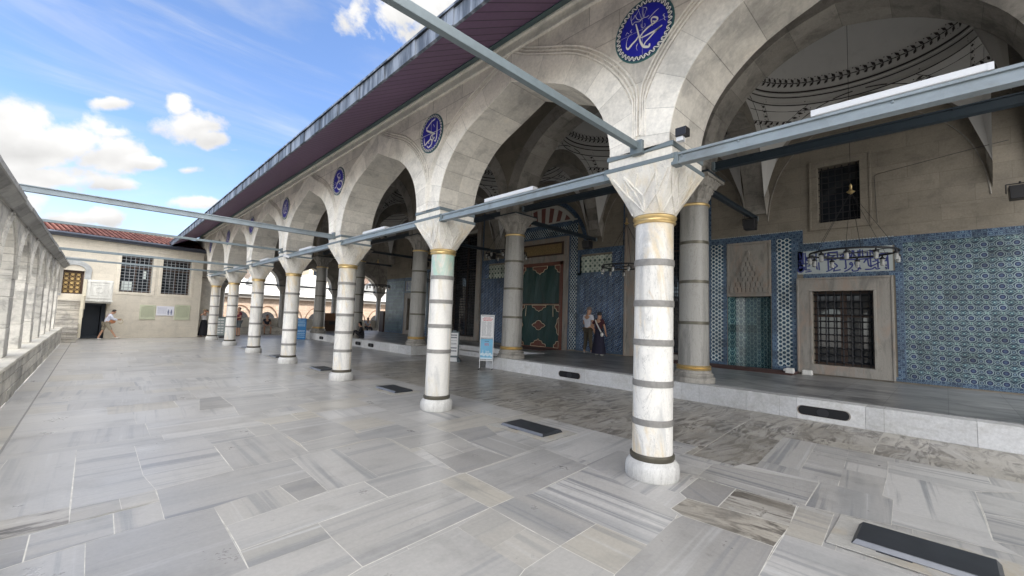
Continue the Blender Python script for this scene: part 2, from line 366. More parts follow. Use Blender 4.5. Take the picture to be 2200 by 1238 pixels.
def scale_t():
    t=T('teal_scale_tiles',.22,.5); x,y,z=t.xyz(); c=(.012,.048,.066)
    for o in (0,.5):
        a=((y/.2+o).frac()-.5)*.2; b=((z/.17+o).frac()-.35)*.17; d=hyp(a,b)
        c=t.mix((d-.062).abs().lt(.0085)*b.gt(-.03),c,(.19,.30,.29)); c=t.mix((d-.03).abs().lt(.006)*b.gt(-.02),c,(.14,.24,.24)); c=t.mix(hyp(a,b+.045).lt(.012),c,(.16,.30,.34))
    return fin(t,c,z,y)
M['scale']=scale_t()
def spot8():
    t=T('green_spotted_tiles',.22,.5); x,y,z=t.xyz(); d,d1,d2=stag(t,y,z,.225,.225)
    c=t.mix(d1.lt(.052),(.48,.52,.44),(.05,.09,.08)); c=t.mix(d1.lt(.02),c,(.16,.22,.18)); c=t.mix(d2.lt(.022),c,(.06,.12,.12)); c=t.mix((d2-.045).abs().lt(.004),c,(.2,.3,.28)); return fin(t,c,z,y)
M['spot8']=spot8()
M['calbg']=plain('white_inscription_tile',(.33,.36,.355),.25,var=.12,scale=3)
M['calink']=plain('cobalt_inscription',(.02,.03,.16),.3)
M['medblue']=plain('cobalt_roundel_glaze',(.018,.022,.33),.3,var=.25,scale=6)
M['medwhite']=plain('white_calligraphy_glaze',(.78,.77,.72),.4,var=.05)
M['medgreen']=plain('green_roundel_rim',(.045,.13,.13),.35)
MUH=[[(0.111,-0.008,0.0029),(0.1,0.036,0.0079),(0.097,0.076,0.0093),(0.12,0.085,0.0114),(0.159,0.061,0.0129),(0.169,0.034,0.0114),(0.144,0.026,0.01),(0.114,0.043,0.0057)],[(0.163,0.029,0.0107),(0.14,0.015,0.0122),(0.075,0.003,0.0122),(0.009,-0.026,0.0122),(-0.028,-0.058,0.0107),(-0.034,-0.081,0.0079)],[(-0.034,-0.081,0.0064),(0.01,-0.085,0.0086),(0.076,-0.081,0.0122),(0.161,-0.077,0.015),(0.216,-0.058,0.0093)],[(0.211,-0.064,0.0072),(0.142,-0.09,0.0107),(0.077,-0.13,0.0107),(0.031,-0.157,0.0093),(0.015,-0.183,0.0093)],[(0.078,-0.204,0.0143),(0.072,-0.227,0.0143),(0.038,-0.215,0.0179),(0.005,-0.193,0.0165),(-0.027,-0.133,0.0136),(-0.048,-0.055,0.0114),(-0.066,0.02,0.0114),(-0.088,0.103,0.0079)],[(-0.055,-0.048,0.0072),(-0.086,-0.083,0.0129),(-0.134,-0.11,0.015),(-0.179,-0.143,0.0157),(-0.201,-0.12,0.0093),(-0.206,-0.094,0.005),(-0.199,-0.041,0.0029),(-0.178,0.003,0.0029),(-0.139,0.022,0.0021)],[(-0.146,0.232,0.0029),(-0.149,0.18,0.0036),(-0.117,0.188,0.0036),(-0.1,0.216,0.0036),(-0.075,0.16,0.0036),(-0.034,0.129,0.0036),(0.007,0.135,0.0036),(0.037,0.126,0.0036),(0.067,0.13,0.0036)],[(-0.145,0.172,0.0029),(-0.13,0.117,0.0043),(-0.103,0.137,0.0036),(-0.047,0.116,0.0036),(-0.013,0.132,0.0036)],[(-0.001,0.257,0.0029),(0.036,0.238,0.0036),(0.041,0.202,0.0021)],[(-0.001,0.247,0.0021),(-0.003,0.186,0.0032),(0.014,0.128,0.0032)],[(-0.048,0.263,0.0018),(-0.09,0.209,0.0029)],[(0.03,0.208,0.0018),(0.008,0.141,0.0025)],[(-0.063,0.27,0.0018),(-0.02,0.135,0.0025)],[(0.061,0.093,0.0025),(0.133,0.135,0.0054),(0.181,0.152,0.0014)],[(0.248,0.058,0.0029),(0.231,0.05,0.0032),(0.25,0.023,0.0039),(0.241,0.009,0.0032),(0.255,-0.017,0.0029)],[(-0.137,0.067,0.0029),(-0.155,0.053,0.0039),(-0.136,0.032,0.0032)],[(-0.214,0.029,0.0018),(-0.199,0.057,0.0032),(-0.177,0.036,0.0025)],[(-0.079,-0.153,0.0029),(-0.063,-0.128,0.0046),(-0.079,-0.172,0.0025),(-0.066,-0.211,0.0014)],[(-0.023,0.077,0.0025),(-0.022,0.043,0.0025),(0.002,0.025,0.0025),(0.025,0.033,0.0025),(0.019,0.064,0.0021)],[(-0.014,0.31,0.0014),(-0.005,-0.283,0.0014)],[(-0.298,0.007,0.0014),(0.286,0.011,0.0014)]]
ABU=[[(0.179,0.167,0.0107),(0.186,-0.03,0.0174),(0.176,-0.137,0.0201),(0.143,-0.185,0.0161)],[(0.103,0.233,0.0188),(-0.009,0.213,0.0147),(-0.125,0.148,0.0174),(-0.145,0.097,0.0174),(-0.017,0.028,0.0228),(0.111,-0.035,0.0161)],[(0.126,-0.037,0.0134),(0.013,-0.045,0.0201),(-0.011,-0.097,0.0174),(0.073,-0.142,0.0174),(0.058,-0.068,0.0134)],[(0.117,-0.106,0.0161),(0.05,-0.149,0.0201),(0.027,-0.208,0.0201),(-0.061,-0.243,0.0174),(-0.119,-0.197,0.008)],[(-0.006,-0.101,0.0188),(-0.124,-0.142,0.0201),(-0.191,-0.166,0.0161),(-0.223,-0.025,0.0067)],[(-0.069,-0.157,0.0121),(-0.053,-0.169,0.0121)],[(0.122,-0.165,0.0134),(0.137,-0.178,0.0134)],[(-0.17,0.154,0.0107),(-0.154,0.142,0.0107)],[(0.068,0.144,0.0067),(0.096,0.094,0.0067)],[(-0.312,0.006,0.0054),(0.334,-0.009,0.0054)],[(-0.013,0.253,0.004),(0.022,-0.259,0.004)]]
UMR=[[(0.059,0.193,0.0113),(-0.062,0.174,0.0184),(0.003,0.087,0.0226),(0.127,0.06,0.0113)],[(0.131,0.151,0.0085),(0.04,0.037,0.0212),(-0.049,-0.052,0.0255),(-0.118,-0.13,0.0226),(-0.199,-0.14,0.0127)],[(-0.061,-0.022,0.017),(0.139,-0.018,0.0212),(0.257,-0.085,0.0226),(0.228,-0.2,0.0255),(0.081,-0.228,0.0226),(-0.049,-0.144,0.0113)],[(0.045,-0.041,0.0113),(0.143,-0.11,0.0127)],[(-0.193,0.009,0.0099),(-0.167,-0.012,0.0099)],[(-0.282,-0.05,0.0042),(0.334,-0.012,0.0042)]]
PAN=[[(2.92,3.82),(2.91,3.81)],[(2.91,3.77),(2.9,3.76)],[(2.92,3.72),(2.91,3.71)],[(2.88,3.72),(2.87,3.71)],[(2.94,3.53),(2.86,3.54),(2.87,3.63),(2.93,3.61)],[(2.83,3.83),(2.83,3.62),(2.82,3.53)],[(2.78,3.83),(2.77,3.59),(2.76,3.36)],[(2.75,3.71),(2.73,3.61),(2.67,3.59),(2.62,3.65),(2.61,3.75)],[(2.94,3.52),(2.58,3.52)],[(2.93,3.41),(2.9,3.46),(2.88,3.41),(2.92,3.39)],[(2.96,3.36),(2.93,3.29),(2.85,3.3),(2.82,3.38),(2.84,3.43),(2.8,3.42),(2.79,3.35),(2.67,3.34)],[(2.77,3.28),(2.64,3.3)],[(2.72,3.45),(2.67,3.46)],[(2.52,3.81),(2.52,3.53),(2.5,3.35)],[(2.46,3.53),(2.45,3.33)],[(2.4,3.75),(2.3,3.66),(2.35,3.65),(2.34,3.7),(2.3,3.78)],[(2.23,3.8),(2.06,3.8)],[(2.23,3.79),(2.2,3.71),(2.09,3.71),(2.18,3.65),(2.28,3.6)],[(2.43,3.6),(2.07,3.6)],[(2.25,3.79),(2.24,3.32)],[(2.04,3.81),(2.03,3.65)],[(1.97,3.69),(1.92,3.73),(1.91,3.67),(1.99,3.63)],[(1.88,3.81),(1.88,3.64)],[(1.84,3.81),(1.83,3.65)],[(1.78,3.74),(1.74,3.62),(1.71,3.81)],[(1.68,3.8),(1.67,3.62),(1.59,3.62),(1.59,3.79)],[(1.98,3.58),(1.53,3.56),(1.15,3.6)],[(1.55,3.82),(1.55,3.63)],[(1.5,3.8),(1.49,3.61)],[(1.44,3.73),(1.44,3.73)],[(1.46,3.61),(1.4,3.62),(1.4,3.74)],[(1.34,3.79),(1.34,3.63)],[(1.31,3.77),(1.25,3.64),(1.21,3.77)],[(1.2,3.77),(1.19,3.56)],[(1.17,3.66),(1.04,3.68)],[(2.28,3.27),(2.19,3.31),(2.14,3.36),(2.17,3.44),(2.2,3.39),(2.16,3.36)],[(2.11,3.28),(1.98,3.3)],[(2.11,3.5),(2.04,3.41),(2.1,3.36),(2.12,3.27)],[(1.88,3.25),(1.78,3.31),(1.71,3.41),(1.74,3.49),(1.77,3.44),(1.72,3.42)],[(1.86,3.55),(1.85,3.35),(1.88,3.33)],[(1.72,3.29),(1.7,3.25),(1.59,3.28),(1.62,3.47),(1.66,3.48),(1.65,3.42)],[(1.59,3.53),(1.56,3.33),(1.54,3.3)],[(1.47,3.47),(1.4,3.56),(1.36,3.36),(1.16,3.45)],[(1.34,3.6),(1.33,3.34)],[(1.26,3.57),(1.22,3.5),(1.29,3.48)],[(1.44,3.28),(1.36,3.28),(1.3,3.29),(1.25,3.33),(1.22,3.28),(1.16,3.29)],[(1.19,3.56),(1.19,3.32)],[(1.02,3.56),(1.02,3.49),(1.05,3.48)],[(1.03,3.37),(1.03,3.36)],[(1.04,3.31),(1.03,3.3)],[(1.03,3.27),(1.03,3.27)],[(1.0,3.69),(0.99,3.27)]]
TRACED=[((0.55,0.3,0.05,0.5),[(-0.535,6.873),(-0.035,6.908),(-0.03,5.019),(-0.42,5.008),(-0.562,6.31)]),((0.5,0.45,0.05,0.02),[(-0.035,6.908),(0.447,6.717),(0.452,5.509),(0.51,5.013),(0.265,4.974),(-0.022,4.958)]),((0.55,0.6,0.0,0.02),[(0.447,6.717),(0.634,6.778),(1.624,6.911),(1.615,6.35),(1.138,6.261),(1.13,5.598),(0.452,5.509)]),((0.6,0.7,0.1,0.02),[(0.452,5.509),(1.13,5.598),(1.13,5.145),(0.51,5.013)]),((0.35,0.8,0.0,0.02),[(0.51,5.013),(1.13,5.145),(1.689,5.172),(1.673,4.502),(1.358,4.445),(0.825,4.283),(0.503,4.282)]),((0.4,0.35,0.05,0.5),[(1.14,6.239),(1.904,6.352),(1.917,5.234),(1.689,5.172),(1.132,5.143)]),((0.15,0.3,0.5,0.02),[(-0.022,4.958),(0.265,4.974),(0.271,4.7),(-0.022,4.641)]),((0.5,0.3,0.7,0.02),[(0.265,4.974),(0.501,5.021),(0.512,4.71),(0.271,4.7)]),((0.5,0.6,0.35,0.5),[(0.222,4.653),(0.512,4.71),(0.503,4.282),(0.22,4.231)]),((0.4,0.95,0.5,0.02),[(-0.42,5.008),(-0.03,5.019),(-0.022,4.641),(-0.376,4.613)]),((0.15,0.3,0.0,0.02),[(-0.376,4.613),(-0.213,4.592),(-0.209,4.135),(-0.32,4.096)]),((0.4,0.3,0.1,0.02),[(-0.213,4.592),(-0.022,4.641),(0.222,4.653),(0.22,4.231),(0.072,4.203),(-0.209,4.135)]),((0.55,0.4,0.05,0.5),[(-0.209,4.135),(0.072,4.203),(0.075,3.627),(-0.29,3.829),(-0.32,4.096)]),((0.25,0.22,0.0,0.02),[(0.072,4.203),(0.22,4.231),(0.503,4.282),(0.825,4.283),(0.818,3.154),(0.648,3.127),(0.075,3.627)]),((0.5,0.5,0.3,0.5),[(0.822,4.299),(1.358,4.445),(1.386,3.975),(0.831,3.873)]),((0.15,0.3,0.0,0.02),[(1.358,4.445),(1.673,4.502),(1.657,4.038),(1.386,3.975)]),((0.58,0.6,0.15,0.02),[(0.831,3.873),(1.386,3.975),(2.01,4.048),(2.014,3.568),(1.368,3.479),(0.83,3.417)]),((0.62,0.7,0.75,0.02),[(0.83,3.417),(1.368,3.479),(1.36,3.192),(0.822,3.159)]),((0.42,0.35,0.15,0.02),[(1.368,3.479),(2.587,3.597),(2.579,2.819),(1.366,2.702),(1.36,3.192)]),((0.5,0.3,0.1,0.02),[(0.822,3.159),(1.36,3.192),(1.366,2.702),(1.194,2.651),(0.645,3.13)]),((0.55,0.7,0.1,0.48),[(1.689,5.172),(1.917,5.234),(2.209,5.238),(2.179,4.06),(2.01,4.048),(1.657,4.038),(1.673,4.502)]),((0.4,0.35,0.1,0.02),[(2.209,5.238),(2.893,5.312),(2.824,4.014),(2.493,4.065),(2.179,4.06)]),((0.38,0.3,0.05,0.02),[(2.01,4.048),(2.179,4.06),(2.493,4.065),(2.824,4.014),(2.879,3.632),(2.587,3.597),(2.014,3.568)]),((0.5,0.4,0.95,0.5),[(2.578,3.585),(2.925,3.61),(2.897,2.838),(2.579,2.819)]),((0.32,0.25,0.0,0.02),[(2.926,3.595),(4.235,3.666),(4.151,2.893),(3.09,2.791),(2.891,2.8)]),((0.4,0.25,0.25,0.02),[(3.019,4.659),(3.368,4.682),(3.332,4.127),(2.994,4.109)]),((0.4,0.25,0.25,0.02),[(3.368,4.682),(3.694,4.716),(3.592,4.165),(3.332,4.127)]),((0.15,0.3,0.05,0.02),[(3.012,4.518),(2.994,4.109),(3.592,4.165),(3.632,3.666),(2.925,3.61),(2.863,3.645)]),((0.3,0.6,0.05,0.5),[(3.667,4.452),(4.194,4.481),(4.156,3.728),(3.632,3.666)]),((0.35,0.25,0.0,0.02),[(2.979,5.111),(3.735,5.04),(3.694,4.716),(3.019,4.659)]),((0.25,0.3,0.0,0.02),[(3.745,5.007),(4.403,4.993),(4.194,4.481),(3.667,4.452)]),((0.32,0.7,0.15,0.5),[(2.579,2.819),(2.897,2.838),(3.09,2.791),(3.055,2.042),(2.556,2.019)]),((0.85,1.0,0.0,0.5),[(3.09,2.791),(3.611,2.812),(3.634,1.654),(3.066,1.599),(3.055,2.042)]),((0.6,0.8,0.05,0.5),[(3.611,2.812),(4.151,2.893),(3.807,1.768),(3.742,1.678),(3.634,1.654)]),((0.45,0.4,0.8,0.5),[(2.556,2.019),(3.055,2.042),(3.066,1.599),(2.559,1.562)]),((0.45,0.35,0.5,0.02),[(2.579,2.819),(2.559,2.362),(2.151,2.315),(2.158,2.73)]),((0.6,0.3,0.5,0.5),[(2.151,2.315),(2.559,2.362),(2.556,2.019),(2.152,1.992)]),((0.5,0.35,0.1,0.02),[(1.194,2.651),(2.158,2.73),(2.152,1.992),(2.01,1.939)]),((0.55,0.35,0.2,0.02),[(2.152,1.992),(2.556,2.019),(2.559,1.562),(2.481,1.528),(2.01,1.939)]),((0.22,0.3,0.05,0.02),[(3.759,1.64),(3.788,0.952),(3.293,0.916),(3.19,0.91),(2.481,1.528),(2.559,1.562),(3.634,1.654)]),((0.35,0.97,1.0,0.5),[(3.817,1.77),(4.15,1.774),(4.19,1.5),(4.278,0.956),(3.788,0.952),(3.759,1.64)]),((0.05,0.5,0.0,0.3),[(4.235,1.877),(4.78,1.919),(4.796,1.539),(4.19,1.5),(4.15,1.774)]),((0.55,0.97,0.55,0.5),[(4.796,1.539),(4.8,1.017),(4.278,0.956),(4.19,1.5)]),((0.45,1.0,0.0,0.5),[(4.839,1.943),(5.415,1.993),(5.488,1.792),(5.695,1.001),(4.902,0.969),(4.796,1.539)]),((0.9,0.5,0.0,0.5),[(5.488,1.792),(5.696,1.752),(5.733,1.22),(5.802,1.02),(5.695,1.001)]),((0.75,0.5,0.0,0.5),[(5.2,2.429),(5.492,2.388),(5.415,1.993),(4.839,1.943),(4.769,2.148)]),((0.7,0.8,0.0,0.5),[(6.001,2.805),(5.994,2.409),(5.492,2.388),(5.2,2.429)]),((0.55,1.0,0.0,0.03),[(4.866,0.962),(5.748,0.993),(5.734,0.406),(4.996,0.371),(4.904,0.751)]),((0.5,0.5,0.8,0.5),[(4.067,0.949),(4.805,1.003),(4.88,0.748),(4.086,0.707)]),((0.8,0.55,0.0,0.5),[(3.293,0.916),(4.067,0.949),(4.086,0.707),(4.098,0.204),(3.944,0.198),(3.144,0.897)]),((0.92,1.0,0.0,0.03),[(5.809,0.491),(6.765,0.519),(6.754,-0.171),(5.472,-0.211),(5.426,0.392),(5.746,0.406)]),((0.75,0.7,0.0,0.5),[(7.364,0.561),(7.549,-0.296),(7.226,-0.308),(7.139,-0.518),(6.754,-0.171),(6.765,0.519)]),((0.8,0.9,0.0,0.5),[(5.426,0.392),(5.472,-0.211),(5.286,-0.221),(5.107,-0.355),(5.024,0.371)]),((0.7,0.6,0.0,0.5),[(6.754,-0.171),(6.768,-0.523),(6.119,-0.467),(6.024,-0.204)]),((0.5,1.0,0.0,0.5),[(6.024,-0.204),(6.09,-0.465),(5.353,-0.402),(5.286,-0.221)]),((0.5,0.5,0.0,0.02),[(1.09,6.86),(1.62,6.917),(1.62,6.332),(1.138,6.26)]),((0.5,0.3,0.2,0.02),[(1.62,6.917),(1.921,6.946),(1.903,6.335),(1.62,6.332)]),((0.5,0.3,0.6,0.02),[(1.812,7.265),(2.345,7.389),(2.339,6.909),(1.921,6.946)]),((0.7,0.2,1.0,0.02),[(2.368,7.42),(2.678,7.441),(2.639,6.951),(2.339,6.909)]),((0.35,0.3,0.0,0.02),[(1.921,6.857),(2.339,6.909),(2.639,6.951),(2.717,6.401),(2.732,5.851),(1.951,5.709)]),((0.4,0.3,0.1,0.02),[(1.944,5.686),(2.732,5.851),(2.595,5.333),(1.906,5.203)]),((0.5,0.3,0.7,0.02),[(2.717,6.401),(3.261,6.503),(3.411,5.92),(2.732,5.851)]),((0.35,0.25,0.0,0.02),[(2.619,5.684),(3.384,5.845),(3.398,5.153),(2.922,5.186),(2.888,5.317),(2.595,5.333)]),((0.3,0.3,0.1,0.02),[(2.922,5.186),(3.721,5.051),(3.676,4.719),(3.341,4.681),(3.029,4.679),(2.896,4.671)]),((0.15,0.3,0.0,0.02),[(1.465,9.505),(1.794,9.601),(1.797,8.52),(1.313,8.436)]),((0.35,0.25,0.0,0.02),[(2.608,9.404),(3.36,9.736),(3.347,8.733),(2.61,8.674)]),((0.45,0.4,0.0,0.02),[(1.803,9.488),(2.608,9.404),(2.61,8.674),(3.1,8.199),(1.803,7.701),(1.719,7.761),(1.797,8.52)])]
# ================================================================== SETTING
X1=4.46; Y1=2.285; SP=4.1114; NCOL=range(-1,7)      # outer column row
CY=[Y1+SP*i for i in NCOL]
XF,XB=4.08,4.84                                     # arcade wall front / back
XW=14.5; PH=.38; XR=9.4                             # mosque wall, platform height, platform front
DX=9.83; DY=[-1.5,4.05,10.0,15.8,21.75,26.95]
# ---- terrain
g=MB(); g.poly([(-900,-900,-6),(900,-900,-6),(900,1400,-6),(-900,1400,-6)]); 
o=g.build('terrain',plain('distant_ground',(.22,.21,.19),.9,scale=.05)); tag(o,kind='structure')
# ---- courtyard floor: bedding + slabs
def slabmat():
    t=T('courtyard_marble_slabs',.34,.5); at=t.nt.nodes.new('ShaderNodeAttribute'); at.attribute_name='slab'
    sp=t.nt.nodes.new('ShaderNodeSeparateColor'); t.nt.links.new(at.outputs['Color'],sp.inputs[0])
    tone,warm,ang=[X(t.nt,sp.outputs[i]) for i in range(3)]; kind=X(t.nt,at.outputs['Alpha'])
    x,y,z=t.xyz(); th=ang*pi; s,c_=th.sin(),th.cos()
    u=x*c_+y*s; v=y*c_-x*s; off=tone*37.0+warm*11.0
    st=t.noise(1,6,.6,vec=t.vec(u*.22+off,v*8.5+off*2,off),dist=.18)
    st2=t.noise(1,4,.55,vec=t.vec(u*.2+off,v*1.9,off*3),dist=.1)
    cl=t.noise(1.7,5,.6); fn=t.noise(30,5,.7); old=t.noise(1,6,.68,vec=t.vec(u*1.3+off,v*5.0,off),dist=1.6)
    base=t.mix(tone,(.285,.273,.257),(.545,.53,.505))
    base=t.mix(warm*.8,base,(.47,.43,.355))
    amt=(kind*.9+.28)
    c=t.mix(st.ss(.52,.64)*amt*.62,base,(.19,.20,.213)); c=t.mix(st2.ss(.52,.7)*amt*.5,c,(.25,.255,.258)); c=t.mix(st.ss(.42,.30)*amt*.5,c,(.60,.60,.59))
    ob=t.mix(old.ss(.44,.60),base,(.125,.112,.095)); ob=t.mix(cl.ss(.35,.6)*.55,ob,(.33,.30,.25)); ob=t.mix(old.ss(.40,.30)*.7,ob,(.50,.48,.43)); 
    c=t.mix(kind.gt(.93)*1.0,c,ob)
    c=t.mix(cl.ss(.5,.75)*.42,c,(.2,.195,.18)); sp_=t.noise(5,6,.75); c=t.mix(sp_.ss(.64,.72)*.5,c,(.17,.16,.145)); c=t.mul(c,(fn-.5)*.36+1.0)
    t.bump(fn*.3+st*.3+cl*1.2,.004,.5)
    return t.out(c,(t.noise(2.2,5,.6)*.30+fn*.10+.13))
M['slab']=slabmat(); M['grout']=plain('pale_lime_grout',(.68,.66,.60),.9,scale=9,var=.35,dirt=(.34,.325,.29))
b=MB(); b.poly([(-.93,-7,-.003),(30,-7,-.003),(30,33,-.003),(-.93,33,-.003)]); o=b.build('floor_bedding',M['grout']); tag(o,kind='structure')
fl=MB(); rs=random.Random(11); SL=.075
COV=[(4.78,.2+SP*i) for i in range(0,7)]
def slab(x0,x1,y0,y1,gp,kindv,tone,warm,ang):
    fl.c=(tone,warm,ang,kindv); j=lambda:rs.uniform(-.004,.004)
    f=lambda x,y:(x+j(),y+SL*max(0,min(x,8))*(1 if x<9 else 1)+j(),0)
    zt=rs.uniform(-.0012,.0012)
    pts=[f(x0+gp,y0+gp),f(x1-gp,y0+gp),f(x1-gp,y1-gp),f(x0+gp,y1-gp)]
    pts=[(p[0],p[1],zt) for p in pts]
    fl.poly(pts)
def rows(xa,xb,ya,yb,hr,wr,zone):
    y=ya
    while y<yb:
        h=rs.uniform(*hr); y2=min(y+h,yb)
        if yb-y2<.25: y2=yb
        x=xa+0.0
        first=True
        while x<xb:
            w_=rs.uniform(*wr)*(rs.uniform(.3,1) if first else 1); x2=min(x+w_,xb)
            if xb-x2<.3: x2=xb
            first=False
            gp=rs.choice([.0007,.002,.0035,.005]) if zone=='A' else rs.uniform(.0005,.002)
            r=rs.random()
            def par():
                if zone=='A': return (rs.uniform(.05,.3) if rs.random()<.75 else rs.uniform(.5,.8),rs.uniform(.45,.8),(rs.uniform(.5,.9) if rs.random()<.13 else rs.uniform(0,.18)),rs.choice([0.02,.02,.02,.5,.48,.04]))
                if zone=='B': return (rs.uniform(.5,.85),rs.uniform(.3,.85),rs.uniform(0,.1),rs.choice([.03,.03,.5]))
                return (.97,rs.uniform(.05,.6),rs.uniform(.2,.75),rs.choice([0.02,.98,.03]))
            if h>.8 and r<.3 and zone!='C':
                m_=y+(y2-y)*rs.uniform(.35,.65)
                for (a,bb) in ((y,m_),(m_,y2)):
                    k=par(); slab(x,x2,a,bb,gp,k[0],k[1],k[2],k[3])
            elif w_>1.3 and r>.72 and zone!='C':
                m_=x+(x2-x)*rs.uniform(.3,.7); k=par(); slab(x,m_,y,y2,gp,*k); k=par(); slab(m_,x2,y,y2,gp,*k)
            else:
                k=par(); slab(x,x2,y,y2,gp,*k)
            x=x2
        y=y2
rows(-.62,3.72,-6.5,33,(.5,1.2),(.55,1.75),'A')
rows(3.72,5.55,-6.6,4.3,(.45,1.0),(.55,1.85),'B'); rows(3.72,5.55,4.3,33,(.5,1.1),(.6,1.85),'A')
rows(5.55,7.6,-6.6,1.2,(.35,.75),(.8,2.05),'B')
rows(5.55,9.38,1.2,13,(.4,.85),(.7,1.9),'C'); rows(7.6,9.38,-6.6,1.2,(.4,.8),(.7,1.6),'C'); rows(5.55,9.38,13,33,(.5,1.0),(.7,1.8),'B')
rows(9.38,24,27.5,33,(.6,1.0),(.8,1.8),'B'); rows(9.38,13,10.0,16,(.5,.9),(.7,1.8),'C')
rows(-.93,-.62,-6.5,33,(.9,1.6),(.31,.31),'A')
gb=MB()
for par,pts in TRACED:
    P=[Vector((a,b_)) for a,b_ in pts]; ar=sum(P[i].x*P[(i+1)%len(P)].y-P[(i+1)%len(P)].x*P[i].y for i in range(len(P)))
    if ar<0: P=P[::-1]
    def off(d):
        out=[]
        for i in range(len(P)):
            a=(P[i]-P[i-1]).normalized(); b_=(P[(i+1)%len(P)]-P[i]).normalized(); n1=Vector((-a.y,a.x)); n2=Vector((-b_.y,b_.x)); n=(n1+n2)
            n=n/max(.3,n.length_squared/2) if n.length>1e-3 else n1
            out.append(P[i]+n*d)
        return out
    h=rs.uniform(.0016,.0022); fl.c=(par[0],par[2],par[3],par[1] if par[2]>.4 else min(par[1],.9)); g_=rs.choice([.001,.002,.0035,.0045]) if par[0]<.68 else .002
    fl.poly([(p.x,p.y,.0015+h) for p in off(g_)]); gz=.0018+.00001*len(gb.f); gb.poly([(p.x,p.y,gz) for p in off(-.003)])
o=gb.build('joint_filling',M['grout']); tag(o,kind='structure')
o=fl.build('courtyard_floor',M['slab'],fix=False); tag(o,kind='structure')
# gutter groove along the kerb
g=MB(); g.box(-.635,-.615,-7,26,-.004,.004); o=g.build('gutter_line',plain('dark_gutter_joint',(.26,.25,.235),.8)); tag(o,kind='structure')

# ================================================================== PLATFORM
pl=thing('stone_platform','raised marble platform with pale riser running before the tiled mosque wall','platform',(XR,0,0))
pl.location=(0,0,0)
p=MB(); 
def plat(x0,x1,y0,y1,z0,z1): p.box(x0,x1,y0,y1,z0,z1)
rr=random.Random(5)
def risers(mb,ya,yb,x):
    y=ya
    while y<yb:
        w_=rr.uniform(.7,1.7); y2=min(yb,y+w_)
        if yb-y2<.3:y2=yb
        mb.box(x,x+.32,y+.002,y2-.002,0,PH-.002+rr.uniform(-.004,0),tone=rr.uniform(.2,.85)); y=y2
risers(p,-6.5,10.75,XR); p2_=MB(); risers(p2_,15.45,30.5,XR)
p.box(XR+.30,12.2,10.45,10.748,0,PH-.003); p2_.box(XR+.30,12.2,15.452,15.75,0,PH-.003)
p.build('riser',M['riser'],pl); p2_.build('riser',M['riser'],pl)
st_=MB(); st_.box(11.5,12.0,10.75,15.45,0,.19); st_.box(12.0,12.35,10.75,15.45,0,PH); st_.build('step',M['riser'],pl)
def darkslab():
    t=T('platform_marble',.36,.5); x,y,z=t.xyz(); bc,bf=t.brick(t.vec(x,y,0),1.5,.8,.006); v=t.noise(2,6,.65,sc3=(1,.35,1),dist=1.2); f=t.noise(30,4,.6)
    c=t.mix(v.ss(.4,.66),(.25,.25,.245),(.115,.116,.118)); c=t.mul(c,(bc-.5)*.35+1.0+(f-.5)*.2); c=t.mix(bf*.8,c,(.08,.08,.08)); t.bump(v+f*.3,.003,.4)
    return t.out(c,v*.25+.22)
M['plat']=darkslab()
p=MB()
p.box(XR-.015,XW+.4,-6.5,10.75,PH-.001,PH+.035) if 0 else None
for (x0,x1,y0,y1) in ((XR+.32,XW,-6.5,10.45),(XR+.32,XW,15.75,30.5),(12.35,XW,10.45,15.75),(XW,22,27.52,30.5)):
    p.box(x0,x1,y0,y1,.02,PH)
p.build('paving',M['plat'],pl)
def capsule(mb,x,y0,y1,z0,z1,n=10):
    r=(z1-z0)/2; zc=(z0+z1)/2; pts=[]
    for k in range(n+1): a=-pi/2+pi*k/n; pts.append((x,y1-r+r*math.cos(a),zc+r*math.sin(a)))
    for k in range(n+1): a=pi/2+pi*k/n; pts.append((x,y0+r+r*math.cos(a),zc+r*math.sin(a)))
    return pts
for (a,bb) in ((1.2,1.95),(6.9,7.62),(18.75,19.3),(20.1,20.7),(24.9,25.5)):
    q=MB(); P=capsule(q,XR-.004,a,bb,.09,.25); q.poly(P); P2=[(XR-.004,y,z) for _,y,z in P]
    o=q.build('vent_opening',M['dark'],pl)
    q=MB(); n=len(P); c_=Vector((XR-.006,(a+bb)/2,.17))
    for k in range(n):
        A=Vector(P[k]);B=Vector(P[(k+1)%n]); A2=A+(A-c_).normalized()*.02; B2=B+(B-c_).normalized()*.02; A2.x=B2.x=A.x
        q.poly([A,B,B2,A2])
    q.build('vent_rim',M['frame'],o)
    q=MB(); 
    q.poly([(XR-.007,(a+bb)/2+.09*math.cos(2*pi*k/16),.165+.075*math.sin(2*pi*k/16)) for k in range(16)]); q.build('duct_mouth',M['black'],o)
tag(pl,'raised marble platform with pale riser running before the tiled mosque wall','platform')

# ================================================================== OUTER COLUMNS
BANDS={0:[2.32,1.87,1.445,1.005,.595],1:[2.34,1.91,1.475,1.03],2:[2.38,2.0,1.6,1.17,.72],3:[2.2,1.6,1.05,.6],4:[2.3,1.75,1.12,.62],5:[2.25,1.8,1.3,.85],6:[2.3,1.75,1.3,.85]}
def cap_outer(mb,cx,cy,z0,z1,zig):
    """inverted faceted bell: octagon r=.235 -> square half .40"""
    H=z1-z0; n=32
    def ring(t):
        out=[]
        for k in range(n):
            a=2*pi*k/n; ca,sa=math.cos(a),math.sin(a); sq=.395/max(abs(ca),abs(sa)); r=.225*(1-t)+sq*t; out.append(mb.V((cx+r*ca,cy+r*sa,z0+H*t)))
        return out
    rg=[ring(t) for t in ((0,.25,.5,.75,.9,1) if zig else (0,.33,.36,.6,.88,.9,1))]
    for A,B in zip(rg[:-1],rg[1:]):
        for k in range(n): mb.F([A[k],A[(k+1)%n],B[(k+1)%n],B[k]])
    mb.F(rg[-1])
